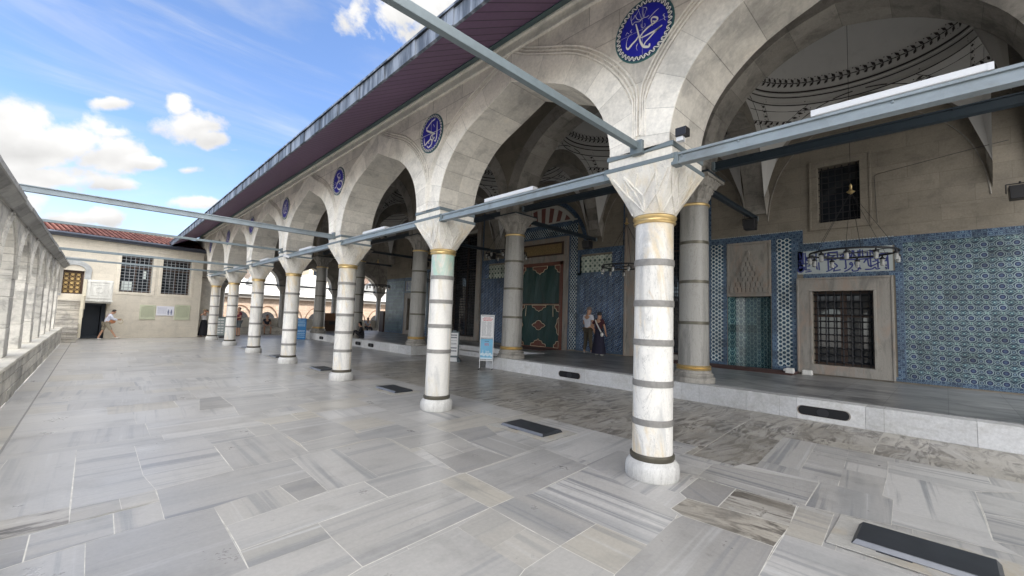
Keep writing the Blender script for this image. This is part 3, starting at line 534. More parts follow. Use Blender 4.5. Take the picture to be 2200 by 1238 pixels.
def ridge_lines(mb,cx,cy,z0,z1,zig):
    H=z1-z0
    def P(u,t,face):   # u in -1..1 across face, t height
        w_=.225*.70*(1-t)+.395*t; u1=u*w_; ang=u*pi/4*.98; half=.225*math.cos(ang)*(1-t)+.395*t+.003; q=(.225*math.sin(ang)*(1-t)+.395*u*t,half)
        x,y={0:(-q[1],q[0]),1:(q[0],-q[1]),2:(q[1],q[0]),3:(q[0],q[1])}[face]
        return Vector((cx+x,cy+y,z0+H*t))
    if zig==1: L=[[(-.9,.86),(-.62,.40),(-.95,.04)],[(-.55,.86),(-.05,.38),(.0,.05)],[(-.55,.86),(-.6,.45)],[(-.05,.38),(.5,.86)],[(.0,.05),(.30,.50),(.52,.86),(.66,.45),(.0,.05)],[(.9,.86),(.66,.45)],[(-.62,.40),(.0,.05)],[(.30,.5),(.05,.86)]]
    else: L=[[(-.8,.45),(-.5,.84),(-.25,.45),(0,.84),(.25,.45),(.5,.84),(.8,.45)],[(-.6,.38),(-.5,.7),(-.38,.38)],[(-.1,.38),(0,.7),(.1,.38)],[(.38,.38),(.5,.7),(.6,.38)],[(-1,.88),(1,.88)],[(-1,.34),(1,.34)]]
    for f in range(4):
        for l in L: mb.path([P(u,t,f) for u,t in l],.012,n=6)
def green_drum():
    t=T('column_marble_with_green_streak',.3,.5); x,y,z=t.xyz(); v=t.noise(3,6,.62,sc3=(1,1,.25),dist=.9); g=t.noise(2.6,5,.6,sc3=(1.6,1.6,.5),dist=1.0); ww=t.noise(2.2,5,.6,sc3=(1,1,.35),dist=1.2); f=t.noise(40,4,.6)
    c=t.mix(v.ss(.45,.66)*.7,(.72,.70,.655),(.42,.42,.415)); c=t.mix(ww.ss(.46,.66)*.7,c,(.62,.54,.38)); c=t.mix(g.ss(.42,.58)*z.gt(2.34)*.8,c,(.36,.56,.47)); c=t.mul(c,(f-.5)*.26+1.0+(t.tone()-.5)*.5); return t.out(c)
M['white2']=green_drum()
def outer_column(i,cy):
    pos=['','nearest','second','third','fourth','fifth','sixth','seventh'][i+1] if i>=0 else 'hidden'
    lab={-1:'banded marble column behind the camera holding the near end of the arcade',0:'tall cream marble column with gold collar nearest the camera',1:'white marble column with green streak under its gold collar, second from the camera',2:'white banded marble column left of the free standing sign, third from the camera',3:'fluted looking banded marble column in front of the seated man, fourth from the camera',4:'bluish white banded marble column, fifth from the camera',5:'banded marble column beside the man in maroon shirt, sixth from the camera',6:'farthest banded marble column beside the woman taking a photo'}[i]
    t=thing('marble_column',lab,'column',(X1,cy,0),group='front row of banded marble columns')
    q=MB(); q.lathe(0,0,[(.272,0),(.282,.02),(.284,.10),(.276,.145),(.255,.175),(.232,.195)],32); q.build('plinth',M['basin'],t,smooth=True)
    q=MB(); q.lathe(0,0,[(.228,.195),(.236,.21),(.236,.245),(.222,.26)],32); q.build('bronze_ring',M['bronze'],t,smooth=True)
    zs=[.25]+sorted(BANDS.get(i,BANDS[0]))+[2.77]; q=MB(); prof=[];tn=[]
    rq=random.Random(i+20)
    for a,b_ in zip(zs[:-1],zs[1:]):
        rt=lambda z:.215-.010*(z/2.8); 
        q.lathe(0,0,[(rt(a),a),(rt(b_),b_)],40,cap=False,tones=[rq.uniform(.35,.72)])
    q.build('shaft',M['white'] if i!=1 else M['white2'],t,smooth=True)
    for z in zs[1:-1]:
        q=MB(); q.lathe(0,0,[(.208,z-.034),(.2175,z-.034),(.2185,z),(.2175,z+.034),(.205,z+.034)],40,cap=False); q.build('metal_band',M['band'],t,smooth=True)
    q=MB(); q.lathe(0,0,[(.205,2.755),(.226,2.76),(.232,2.775),(.222,2.79),(.222,2.80),(.236,2.815),(.238,2.835),(.22,2.85),(.20,2.85)],40); q.build('gold_collar',M['gold'],t,smooth=True)
    zig=1 if i in(-1,0,1) else 0
    q=MB(); cap_outer(q,0,0,2.85,3.335,zig); cp=q.build('capital',M['capital'],t,smooth=True)
    q=MB(); ridge_lines(q,0,0,2.85,3.335,1 if zig else 2); q.build('carved_ridges',M['capital'],cp,smooth=True)
    q=MB(); h=.402; q.box(-h,h,-h,h,3.335,3.385); q.build('iron_strap',M['strap'],t,bevel=.008)
    q=MB(); h=.375; q.box(-h,h,-h,h,3.385,3.475); q.build('impost_block',M['voussoir'],t)
    q=MB(); h=.392; q.box(-h,h,-h,h,3.475,3.53); q.build('iron_strap',M['strap'],t,bevel=.008)
    return t
for i,cy in zip(NCOL,CY): outer_column(i,cy)

# ================================================================== ARCADE WALLS
OUT=[(1.70,3.53),(1.70,3.62),(1.65,3.87),(1.54,4.14),(1.33,4.41),(1.0,4.67),(.5,4.885),(0,5.10)]
def smooth_curve(c,n=3):
    """Catmull-Rom through half arch points"""
    pts=[Vector((a,b)) for a,b in c]; out=[]
    for i in range(len(pts)-1):
        p0=pts[max(i-1,0)];p1=pts[i];p2=pts[i+1];p3=pts[min(i+2,len(pts)-1)]
        for k in range(n):
            t=k/n; out.append(.5*((2*p1)+(p2-p0)*t+(2*p0-5*p1+4*p2-p3)*t*t+(3*p1-p0-3*p2+p3)*t**3))
    out.append(pts[-1]); return out
def full(c,n=3):
    h=smooth_curve(c,n); return [(-p.x,p.y) for p in h]+[(p.x,p.y) for p in h[-2::-1]]
def arcade(mb,mp,bays,s0,s1,zb,zt,t0,t1,im=0,seed=1,split=(0,.48,1)):
    """bays: (centre, fullcurve). mp(s,t,z)->xyz. faces: front t0, back t1; im = material index of intrados"""
    rq=random.Random(seed); s=s0
    for c,cv in bays+[(None,None)]:
        e=s1 if c is None else c+cv[0][0]
        if e-s>1e-4:
            for t in (t0,t1): mb.poly([mp(s,t,zb),mp(e,t,zb),mp(e,t,zt),mp(s,t,zt)])
            mb.poly([mp(s,t0,zb),mp(e,t0,zb),mp(e,t1,zb),mp(s,t1,zb)])
        if c is None: break
        for (a,za),(b_,zb_) in zip(cv[:-1],cv[1:]):
            for t in (t0,t1): mb.poly([mp(c+a,t,za),mp(c+b_,t,zb_),mp(c+b_,t,zt),mp(c+a,t,zt)])
        k=0; mb.m=im; grp=max(2,len(cv)//14)
        for j,((a,za),(b_,zb_)) in enumerate(zip(cv[:-1],cv[1:])):
            if j%grp==0:
                tn=[rq.uniform(.15,.85) for _ in split]
                dd=Vector((b_-a,zb_-za)).normalized(); ww=.007; nn=Vector((dd.y,-dd.x))*.0015; q0=Vector((a,za))+nn; q1=q0+dd*ww
                mb.poly([mp(c+q0.x,t0+.004,q0.y),mp(c+q1.x,t0+.004,q1.y),mp(c+q1.x,t1-.004,q1.y),mp(c+q0.x,t1-.004,q0.y)],-.35)
            for q in range(len(split)-1):
                ta=t0+(t1-t0)*split[q]; tb=t0+(t1-t0)*split[q+1]
                mb.poly([mp(c+a,ta,za),mp(c+b_,ta,zb_),mp(c+b_,tb,zb_),mp(c+a,tb,za)],tn[q])
        mb.m=0; s=c+cv[-1][0]
        # sides below springing
        for e,sg in ((c+cv[0][0],1),(c+cv[-1][0],-1)):
            if cv[0][1]-zb>1e-4: mb.poly([mp(e,t0,zb),mp(e,t1,zb),mp(e,t1,cv[0][1]),mp(e,t0,cv[0][1])])
    mb.poly([mp(s0,t0,zt),mp(s1,t0,zt),mp(s1,t1,zt),mp(s0,t1,zt)])
    for s in (s0,s1): mb.poly([mp(s,t0,zb),mp(s,t1,zb),mp(s,t1,zt),mp(s,t0,zt)])
def archband(mb,mp,c,cv,w,t,clip,seed,thick=.012,gap=1):
    rq=random.Random(seed); N=len(cv); nrm=[]
    for i in range(N):
        a=Vector(cv[max(i-1,0)]); b_=Vector(cv[min(i+1,N-1)]); d=(b_-a).normalized(); nrm.append(Vector((-d.y,d.x)))
    outp=[]
    for i in range(N):
        q=Vector(cv[i])+nrm[i]*w; q.x=max(-clip,min(clip,q.x))
        outp.append(q)
    # keep apex pointed
    mid=N//2; outp[mid].x=0; outp[mid].y=cv[mid][1]+w*1.18
    grp=max(2,N//13)
    for i in range(N-1):
        if i%grp==0: tn=rq.uniform(.28,.75)
        a,b_=cv[i],cv[i+1]; A,B=outp[i],outp[i+1]
        if i%grp==0:
            dd=(Vector(b_)-Vector(a)).normalized()*.006; mb.poly([mp(c+a[0],t-thick-.0012,a[1]),mp(c+a[0]+dd.x,t-thick-.0012,a[1]+dd.y),mp(c+A.x+dd.x,t-thick-.0012,A.y+dd.y),mp(c+A.x,t-thick-.0012,A.y)],-.15)
        mb.poly([mp(c+a[0],t-thick,a[1]),mp(c+b_[0],t-thick,b_[1]),mp(c+B.x,t-thick,B.y),mp(c+A.x,t-thick,A.y)],tn)
        mb.poly([mp(c+a[0],t-thick,a[1]),mp(c+b_[0],t-thick,b_[1]),mp(c+b_[0],t+.001,b_[1]),mp(c+a[0],t+.001,a[1])],tn)
        mb.poly([mp(c+A.x,t-thick,A.y),mp(c+B.x,t-thick,B.y),mp(c+B.x,t+.001,B.y),mp(c+A.x,t+.001,A.y)],tn)
    return outp
aw=thing('outer_arcade','long pale stone arcade wall with pointed arches carried by the front marble columns','arcade')
mpY=lambda s,t,z:(t,s,z)
q=MB(); cvO=full(OUT,3); bays=[(CY[i]+SP/2,cvO) for i in range(7)]+[(CY[7]+SP/2-.05,[(a*.94,z) for a,z in cvO])]
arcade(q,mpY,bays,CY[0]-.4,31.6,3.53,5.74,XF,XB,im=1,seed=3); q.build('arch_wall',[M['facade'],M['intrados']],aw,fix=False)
for k,(c,cv) in enumerate(bays):
    q=MB(); op=archband(q,mpY,c,cv,.36,XF,SP/2-.03,50+k); q.build('archivolt',M['voussoir'],aw)
    q=MB()
    for w_,r in ((.385,.014),(.43,.011),(.475,.014)):
        mb2=MB(); o2=archband(mb2,mpY,c,cv,w_,XF,SP/2-.02-(.475-w_)*.6,1)
        pts=[(XF-.008,c+p.x,p.y) for p in o2 if p.y>3.66]
        q.path(pts,r,n=6)
    q.build('moulding',M['voussoir'],aw)
q=MB(); ya,yb=CY[0]-.4,31.6
q.box(XF-.05,XF,ya,yb,5.52,5.57); q.box(XF-.035,XF,ya,yb,5.57,5.66); q.box(XF-.075,XF,ya,yb,5.66,5.735); q.build('cornice',M['voussoir'],aw,bevel=.01)
# tall rectangular pilaster frame at the far corner
q=MB(); q.box(XF+.02,XB+.3,30.55,31.3,0,3.40,tone=.6); q.box(XF-.06,XB+.02,30.3,31.4,3.2,3.32); q.build('corner_pier',M['voussoir'],aw,bevel=.015)
# ---- roundels
exec_strokes=None
M['medgreen2']=plain('dark_blue_green_roundel_border',(.02,.045,.10),.35)
def ribbon(mb,pts,x,cy,cz,th=.004,wk=1.0):
    L=[Vector((cy-p[0],cz+p[1])) for p in pts]; W_=[p[2]*wk/2 for p in pts]
    # subdivide Catmull
    P=[];Q=[]
    for i in range(len(L)-1):
        p0=L[max(i-1,0)];p1=L[i];p2=L[i+1];p3=L[min(i+2,len(L)-1)]
        for k in range(4):
            t=k/4; P.append(.5*((2*p1)+(p2-p0)*t+(2*p0-5*p1+4*p2-p3)*t*t+(3*p1-p0-3*p2+p3)*t**3)); Q.append(W_[i]*(1-t)+W_[i+1]*t)
    P.append(L[-1]);Q.append(W_[-1])
    A=[];B=[]
    for i in range(len(P)):
        d=P[min(i+1,len(P)-1)]-P[max(i-1,0)]
        d=d.normalized() if d.length>1e-6 else Vector((1,0)); n=Vector((-d.y,d.x))*Q[i]; A.append(P[i]+n);B.append(P[i]-n)
    for i in range(len(P)-1): mb.poly([(x-th,A[i].x,A[i].y),(x-th,A[i+1].x,A[i+1].y),(x-th,B[i+1].x,B[i+1].y),(x-th,B[i].x,B[i].y)])
    for p_,w_ in ((P[0],Q[0]),(P[-1],Q[-1])): mb.poly([(x-th-.0006,p_.x+w_*math.cos(k*pi/4),p_.y+w_*math.sin(k*pi/4)) for k in range(8)])
SQ=[[(-.15,.2,.008),(-.05,.1,.02),(.02,-.02,.022),(-.05,-.15,.022),(-.16,-.16,.012)],[(.12,.2,.01),(.06,.05,.022),(.14,-.05,.024),(.05,-.17,.024),(-.03,-.1,.014)],[(-.02,.22,.01),(.0,.1,.018),(.08,.12,.01)],[(-.2,.02,.012),(-.12,-.02,.018),(-.2,-.1,.01)],[(.18,.08,.01),(.2,-.04,.016)]]
def roundel(cy,cz,strokes,R0=.335,label=None):
    q=MB(); ring=lambda r,x,n=48:[(x,cy+r*math.cos(2*pi*k/n),cz+r*math.sin(2*pi*k/n)) for k in range(n)]
    def disc(r,x): 
        q=MB(); A=ring(r,x); B=ring(r,XF+.001); q.poly(A)
        for k in range(48): q.poly([A[k],A[(k+1)%48],B[(k+1)%48],B[k]])
        return q
    rm=disc(R0+.018,XF-.010).build('roundel',M['medgreen'],aw)
    if label: rm['label']=label
    disc(R0,XF-.0115).build('roundel_border',M['medgreen2'],rm); disc(R0-.052,XF-.013).build('roundel_field',M['medblue'],rm)
    q=MB(); n=34
    for k in range(n):
        a0=2*pi*k/n; pts=[]
        for j in range(7):
            a=a0+2*pi/n*(j/6*1.25); r=R0-.026+.020*math.sin(j/6*2*pi); pts.append((r*math.cos(a),r*math.sin(a),.0105))
        ribbon(q,[(-p[0],p[1],p[2]) for p in pts],XF-.013,cy,cz,.003)
    q.build('loop_border',M['medwhite'],rm,fix=False)
    q=MB()
    for s_ in strokes: ribbon(q,s_,XF-.013,cy,cz,.004,1.55)
    q.build('calligraphy',M['medwhite'],rm,fix=False)
roundel(2.24,4.87,MUH,label='large blue calligraphy roundel nearest the camera'); roundel(6.38,4.92,ABU); roundel(10.48,4.91,UMR); roundel(-1.85,4.87,SQ)
for k,i in enumerate((4,5,6,7)):
    SS=[[(p[0]*(1 if k%2 else -1),p[1]*.95,p[2]) for p in s_] for s_ in SQ[k%2:]]+[[(.1-.05*k,.22,.01),(.05,-.05,.02)]]
    roundel(CY[i],4.9,SS)

# ================================================================== ROOF AND EAVE
rf=thing('portico_canopy','long lead covered lean-to roof with purple boarded eave over the arcade','roof')
ya,yb=CY[0]-.8,33.9; ex=2.66; ez=4.93
q=MB()
def slab_sec(mb,pts,ya,yb):
    n=len(pts)
    for k in range(n):
        a=pts[k];b_=pts[(k+1)%n]; mb.poly([(a[0],ya,a[1]),(a[0],yb,a[1]),(b_[0],yb,b_[1]),(b_[0],ya,b_[1])])
    mb.poly([(a,ya,z) for a,z in pts]); mb.poly([(a,yb,z) for a,z in pts])
slab_sec(q,[(ex,ez+.01),(XF-.085,5.70),(XF-.085,5.76),(ex,ez+.05)],ya,29.45); q.build('boarded_soffit',M['soffit'],rf,fix=False)
q=MB(); slab_sec(q,[(XF-.26,5.585),(XF-.0801,5.69),(XF-.0801,5.72),(XF-.26,5.615)],ya,29.45); q.build('teal_trim',M['teal'],rf)
q=MB(); rq=random.Random(2)
y=ya; q2=[]
while y<29.4:
    y2=min(29.45,y+.8); w1=rq.uniform(-.008,.008)
    q.hexa([(ex-.045,y,ez-.02+w1),(ex-.03,y2,ez-.02+w1),(ex+.0,y2,ez-.02),(ex+.0,y,ez-.02)],[(ex-.05,y,ez+.185+w1),(ex-.035,y2,ez+.185-w1),(ex,y2,ez+.20),(ex,y,ez+.20)],tone=rq.random()); y=y2
q.build('lead_fascia',M['lead'],rf)
q=MB(); slab_sec(q,[(ex-.07,ez+.185),(ex-.07,ez+.215),(9.4,9.24),(9.4,9.16)],ya,yb); q.build('lead_covering',M['lead'],rf)
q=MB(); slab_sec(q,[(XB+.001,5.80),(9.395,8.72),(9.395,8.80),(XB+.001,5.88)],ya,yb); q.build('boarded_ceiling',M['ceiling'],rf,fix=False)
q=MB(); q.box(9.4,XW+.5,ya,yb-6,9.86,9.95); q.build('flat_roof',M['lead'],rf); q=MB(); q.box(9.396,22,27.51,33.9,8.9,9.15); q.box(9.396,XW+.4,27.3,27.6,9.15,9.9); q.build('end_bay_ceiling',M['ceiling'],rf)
# verge closing the far end
q=MB(); q.poly([(ex,29.46,ez),(XF,29.46,5.72),(9.4,33.9,9.2),(4.84,33.9,5.9)]); 
# ================================================================== INNER COLUMNS
def inner_column(k,cy):
    lab={0:'big grey column beyond the right edge of the view',1:'thick grey marble column right behind the nearest white column',2:'thick grey marble column left of the green curtained door',3:'thick grey marble column at the platform corner left of the entrance steps',4:'thick grey column hidden mostly behind the third white column',5:'dark shaded thick column beside the blue notice board'}[k]
    t=thing('portico_column',lab,'column',(DX,cy,PH),group='row of thick grey columns on the platform')
    q=MB(); q.lathe(0,0,[(.445,0),(.45,.02),(.45,.10),(.43,.12),(.40,.13),(.415,.155),(.415,.19),(.38,.215),(.37,.25),(.35,.27)],36); q.build('plinth',M['greycap'],t,smooth=True)
    q=MB(); q.lathe(0,0,[(.335,.265),(.37,.275),(.378,.30),(.36,.32),(.352,.325),(.366,.34),(.368,.36),(.34,.375)],36); q.build('gold_collar',M['gold'],t,smooth=True)
    zs=[.37,1.32,2.25,3.15,4.02-0.0]; q=MB(); rq=random.Random(k)
    for a,b_ in zip(zs[:-1],zs[1:]):
        rt=lambda z:.335-.030*(z/4.0); q.lathe(0,0,[(rt(a),a),(rt(b_),b_)],40,cap=False,tones=[rq.uniform(.4,.62)])
    q.build('shaft',M['grey'],t,smooth=True)
    for z in zs[1:-1]:
        r=.335-.030*(z/4.0); q=MB(); q.lathe(0,0,[(r-.004,z-.035),(r+.006,z-.035),(r+.007,z),(r+.006,z+.035),(r-.004,z+.035)],40,cap=False); q.build('metal_band',M['bronze'],t,smooth=True)
    q=MB(); q.lathe(0,0,[(.3,3.99),(.335,4.0),(.342,4.03),(.32,4.055),(.29,4.06)],36); q.build('gold_collar',M['gold'],t,smooth=True)
    # stalactite capital: tiers of niches
    q=MB(); n=64; prev=None
    tiers=[(4.05,.30,0,0),(4.17,.31,16,.012),(4.175,.335,16,.022),(4.29,.36,16,.016),(4.295,.385,16,.028),(4.41,.42,12,.02),(4.415,.45,16,.032),(4.52,.50,16,.018),(4.525,.52,20,.03),(4.60,.545,20,.02)]
    for (z,r,nn,am) in tiers:
        ring=[]
        for j in range(n):
            a=2*pi*j/n; tt=(z-4.05)/.58; rr_=r*(1-tt*.0); c_,s_=math.cos(a),math.sin(a)
            sqr=min(r*1.0/max(abs(c_),abs(s_)),r*1.30); rad=r*(1-tt)+sqr*tt*.92
            if nn: rad-=am*2*abs(math.sin(nn*a/2+(.5 if int(z*100)%2 else 0)*pi))
            ring.append(q.V((rad*c_,rad*s_,z)))
        if prev:
            for j in range(n): q.F([prev[j],prev[(j+1)%n],ring[(j+1)%n],ring[j]])
        prev=ring
    cp=q.build('stalactite_capital',M['greycap'],t)
    q=MB(); h=.50; q.box(-h,h,-h,h,4.575,4.64); q.build('abacus',M['greycap'],t)
    q=MB(); h=.515; q.box(-h,h,-h,h,4.64,4.68); q.build('iron_strap',M['darksteel'],t)
    return t
for k,cy in enumerate(DY): inner_column(k,cy)
ZS=PH+4.68      # springing 5.06
ia=thing('inner_arcade','tall inner stone arcade with painted domes resting on the thick grey columns','arcade')
def arch_for(half,apex,zs=ZS):
    H=apex-zs; base=[(1,0),(.985,.12),(.95,.28),(.87,.47),(.74,.64),(.55,.80),(.30,.925),(0,1.0)]
    return full([(half*a,zs+H*b_) for a,b_ in base],3)
q=MB(); bays=[]
for k in range(5):
    c=(DY[k]+DY[k+1])/2; half=(DY[k+1]-DY[k])/2-.30; bays.append((c,arch_for(half,7.72 if k in(0,4) else 7.9)))
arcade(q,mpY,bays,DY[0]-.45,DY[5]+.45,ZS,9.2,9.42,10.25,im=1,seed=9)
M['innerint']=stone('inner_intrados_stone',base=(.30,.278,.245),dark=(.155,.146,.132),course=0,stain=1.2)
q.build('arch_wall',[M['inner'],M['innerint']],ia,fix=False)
for k,(c,cv) in enumerate(bays):
    q=MB(); archband(q,mpY,c,cv,.42,9.42,(DY[k+1]-DY[k])/2-.02,80+k,thick=.02); q.build('archivolt',M['innerint'],ia)
# transverse ribs
mpX=lambda s,t,z:(s,t,z)
RB=[(cy-.3,cy+.3) for cy in DY]; RB[0]=(-1.9,-1.4)
for k,(a,b_) in enumerate(RB):
    q=MB(); c=(10.25+XW)/2; arcade(q,mpX,[(c,arch_for((XW-10.25)/2-.05,7.55,5.15))],10.25,XW,5.15,9.19,a,b_,im=1,seed=30+k,split=(0,1)); q.build('rib_arch',[M['innerxz'],M['innerint']],ia,fix=False)
# ---- vaults
def sprig(mb,P,Tn,N,B,s):
    """one leaf pair painted on a surface: P point, Tn along, B across, N off surface"""
    P=P+N*.006
    def leaf(o,ax,l,w_):
        d=(Tn*ax[0]+B*ax[1]).normalized(); e=d.cross(N).normalized()
        mb.poly([o,o+d*l*.45+e*w_,o+d*l,o+d*l*.45-e*w_])
    leaf(P,(1,1.3),s*1.05,s*.24); leaf(P,(1,-1.3),s*1.05,s*.24); leaf(P+Tn*s*.2,(1,0),s*.9,s*.10)
    for sg in (1,-1):
        c=P+Tn*s*.95+B*s*.8*sg; mb.poly([c+Tn*s*.1*math.cos(k*pi/3)+B*s*.1*math.sin(k*pi/3) for k in range(6)])
def garland(mb,pts,inward,s,step):
    """pts: list of Vector on a surface; inward(p)-> normal towards viewer"""
    acc=0
    for a,b_ in zip(pts[:-1],pts[1:]):
        d=b_-a; L=d.length
        if L<1e-6: continue
        Tn=d/L; N=inward((a+b_)/2).normalized(); B=N.cross(Tn).normalized()
        w_=s*.06; o=N*.005
        mb.poly([a+o+B*w_,b_+o+B*w_,b_+o-B*w_,a+o-B*w_])
        x=step-acc
        while x<L: sprig(mb,a+Tn*x,Tn,N,B,s); x+=step
        acc=(acc+L)%step
def line(mb,pts,inward,w_):
    for a,b_ in zip(pts[:-1],pts[1:]):
        d=b_-a
        if d.length<1e-6: continue
        N=inward((a+b_)/2).normalized(); B=N.cross(d).normalized()*w_/2; o=N*.005; mb.poly([a+o+B,b_+o+B,b_+o-B,a+o-B])
def vault(ya,yb,detail):
    xa,xb=10.25,XW-.26; cx=(xa+xb)/2; ax=(xb-xa)/2; cy=(ya+yb)/2; ay=(yb-ya)/2; zs,zr=5.55,8.0
    n=64; S3=lambda u,v,off=0:Vector((cx+ax*u,cy+ay*v,zs+(zr-zs)*math.sqrt(max(0,2-u*u-v*v))))
    q=MB(); m_=5
    grid=[]
    for k in range(n):
        a=2*pi*k/n; c_,s_=math.cos(a),math.sin(a); R_=Vector((c_,s_)); P=R_/max(abs(c_),abs(s_)); row=[]
        for j in range(m_+1):
            p=R_.lerp(P,j/m_); row.append(S3(p.x*.9999,p.y*.9999))
        grid.append(row)
    for k in range(n):
        A=grid[k];B=grid[(k+1)%n]
        for j in range(m_):
            if (A[j]-A[j+1]).length<1e-5 and (B[j]-B[j+1]).length<1e-5: continue
            q.poly([A[j],B[j],B[j+1],A[j+1]])
    q.build('pendentive',M['plaster'],ia,smooth=True,fix=False)
    q=MB(); E=lambda r,z,n=64:[q.V((cx+ax*r*math.cos(2*pi*k/n),cy+ay*r*math.sin(2*pi*k/n),z)) for k in range(n)]
    prof=[(1,zr),(.985,zr+.02),(.985,zr+.06),(1.0,zr+.09),(1.0,zr+.30),(.98,zr+.32),(.985,zr+.36)]
    for k in range(1,9):
        a=pi/2*k/9; prof.append((.985*math.cos(a),zr+.36+1.35*math.sin(a)))
    prof.append((.02,zr+1.71))
    rg=[E(r,z) for r,z in prof]
    for j in range(len(rg)-1):
        for k in range(64): q.F([rg[j][k],rg[j][(k+1)%64],rg[j+1][(k+1)%64],rg[j+1][k]])
    q.F(rg[-1]); q.build('painted_dome',M['plaster'],ia,smooth=True,fix=False)
    q=MB(); C=Vector((cx,cy,zr-.3)); inn=lambda p:(C-p)
    el=lambda r,z,n=72:[Vector((cx+ax*r*math.cos(2*pi*k/n),cy+ay*r*math.sin(2*pi*k/n),z)) for k in range(n+1)]
    r1=.985*math.cos(pi/2*.09); line(q,el(.980,zr+.38),inn,.045); line(q,el(.992,zr+.24),inn,.03); line(q,el(.985,zr-.0),inn,.03)
    if detail: garland(q,el(.955,zr+.62),inn,.15,.165)
    for sx in (1,-1):
        for sy in (1,-1):
            # pendentive outline and garlands, following the surface
            def edge(o,fr,to,N_=16):
                return [S3(sx*f(t),sy*g_(t)) for t in [fr+(to-fr)*i/N_ for i in range(N_+1)] for f,g_ in (o,)]
            e1=[S3(sx*.955,sy*t) for t in [i/16*.93 for i in range(1,17)]]; e2=[S3(sx*t,sy*.955) for t in [i/16*.93 for i in range(1,17)]]
            e1=[p for p in e1]; 
            for e in (e1,e2): line(q,e,inn,.028)
            arc=[S3(sx*1.045*math.cos(a),sy*1.045*math.sin(a)) for a in [R(18)+R(54)*i/16 for i in range(17)]]
            line(q,arc,inn,.022)
            if detail:
                ga=[S3(sx*.875,sy*t) for t in [.50+i/12*.36 for i in range(13)]][::-1]; gb=[S3(sx*t,sy*.875) for t in [.50+i/12*.36 for i in range(13)]][::-1]
                garland(q,ga,inn,.15,.165); garland(q,gb,inn,.15,.165)
                garland(q,[S3(sx*1.12*math.cos(a),sy*1.12*math.sin(a)) for a in [R(29)+R(32)*i/10 for i in range(11)]],inn,.15,.165)
    q.build('painted_leaf_bands',M['paint'],ia,fix=False)
    # wall arch strip between vault and mosque wall
    q=MB(); N_=20
    A=[];B=[]
    for i in range(N_+1):
        t=-1+2*i/N_; s_=math.sin(t*pi/2); zz_=zs+(zr-zs)*math.sqrt(max(0,1-s_*s_)); A.append((xb,cy+ay*s_,zz_)); B.append((XW,cy+ay*s_*1.0,zz_*1.0-.0))
    for i in range(N_):
        q.poly([A[i],A[i+1],B[i+1],B[i]],tone=.5+.2*((i//2)%2)); 
    for sg in (-1,1):
        y=cy+sg*ay; q.poly([(xb,y,zs),(XW,y,zs),(XW,y,5.05)]); q.poly([(xb,y,zs),(xb,y-sg*.10,zs+.35),(XW,y,5.05)]); q.poly([(xb,y-sg*.10,zs+.35),(XW,y-sg*.08,zs+.1),(XW,y,5.05)])
    q.build('wall_arch',M['innerint'],ia,fix=False)
for k in range(5):
    a_,b_=(RB[k][1] if k else -.85),RB[k+1][0]; q=MB(); cw=(a_+b_)/2
    q.path([(XW-.006,cw+d_,z_) for d_,z_ in arch_for((b_-a_)/2-.03,7.7,4.9)],.014,n=5); q.build('wall_arch_groove',M['innerint'],ia)
for k in range(5): vault(RB[k][1] if k else -.85,RB[k+1][0],k in (0,1,2,3))

# ================================================================== MOSQUE WALL
mw=thing('mosque_wall','tall stone prayer hall wall faced with blue tile panels and grilled windows','building')
def holed(mb,y0,y1,z0,z1,holes,xa,xb):
    ys=sorted({y0,y1,*[h[0] for h in holes],*[h[1] for h in holes]}); zs=sorted({z0,z1,*[h[2] for h in holes],*[h[3] for h in holes]})
    inh=lambda y,z:any(h[0]<y<h[1] and h[2]<z<h[3] for h in holes)
    for a,b_ in zip(ys[:-1],ys[1:]):
        for c_,d in zip(zs[:-1],zs[1:]):
            if not inh((a+b_)/2,(c_+d)/2): mb.poly([(xa,a,c_),(xa,b_,c_),(xa,b_,d),(xa,a,d)])
    for (a,b_,c_,d) in holes:
        mb.poly([(xa,a,c_),(xb,a,c_),(xb,a,d),(xa,a,d)]); mb.poly([(xa,b_,c_),(xb,b_,c_),(xb,b_,d),(xa,b_,d)])
        mb.poly([(xa,a,c_),(xa,b_,c_),(xb,b_,c_),(xb,a,c_)]); mb.poly([(xa,a,d),(xa,b_,d),(xb,b_,d),(xb,a,d)])
mir=lambda y:25.8-y
def mr(a,b_): return (25.8-b_,25.8-a)
LW=(1.30,2.62,.68,2.72); UW=(1.52,2.46,4.66,6.27); NI=(3.665,4.885,.40,2.60); BW=(5.98,8.22,.60,6.22); DR=(11.62,14.2,.38,4.24)
LW2=(*mr(LW[0],LW[1]),.68,2.72); UW2=(*mr(UW[0],UW[1]),4.66,6.27); NI2=(*mr(NI[0],NI[1]),.40,2.60); BW2=(17.62,19.82,.60,6.22)
holes=[LW,UW,NI,BW,DR,LW2,UW2,NI2,BW2]
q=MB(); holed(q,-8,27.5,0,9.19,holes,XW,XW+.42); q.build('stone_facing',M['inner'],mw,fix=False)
q=MB(); q.box(XW+.43,XW+.5,-8,27.45,0,9.1) ; 
q=MB()
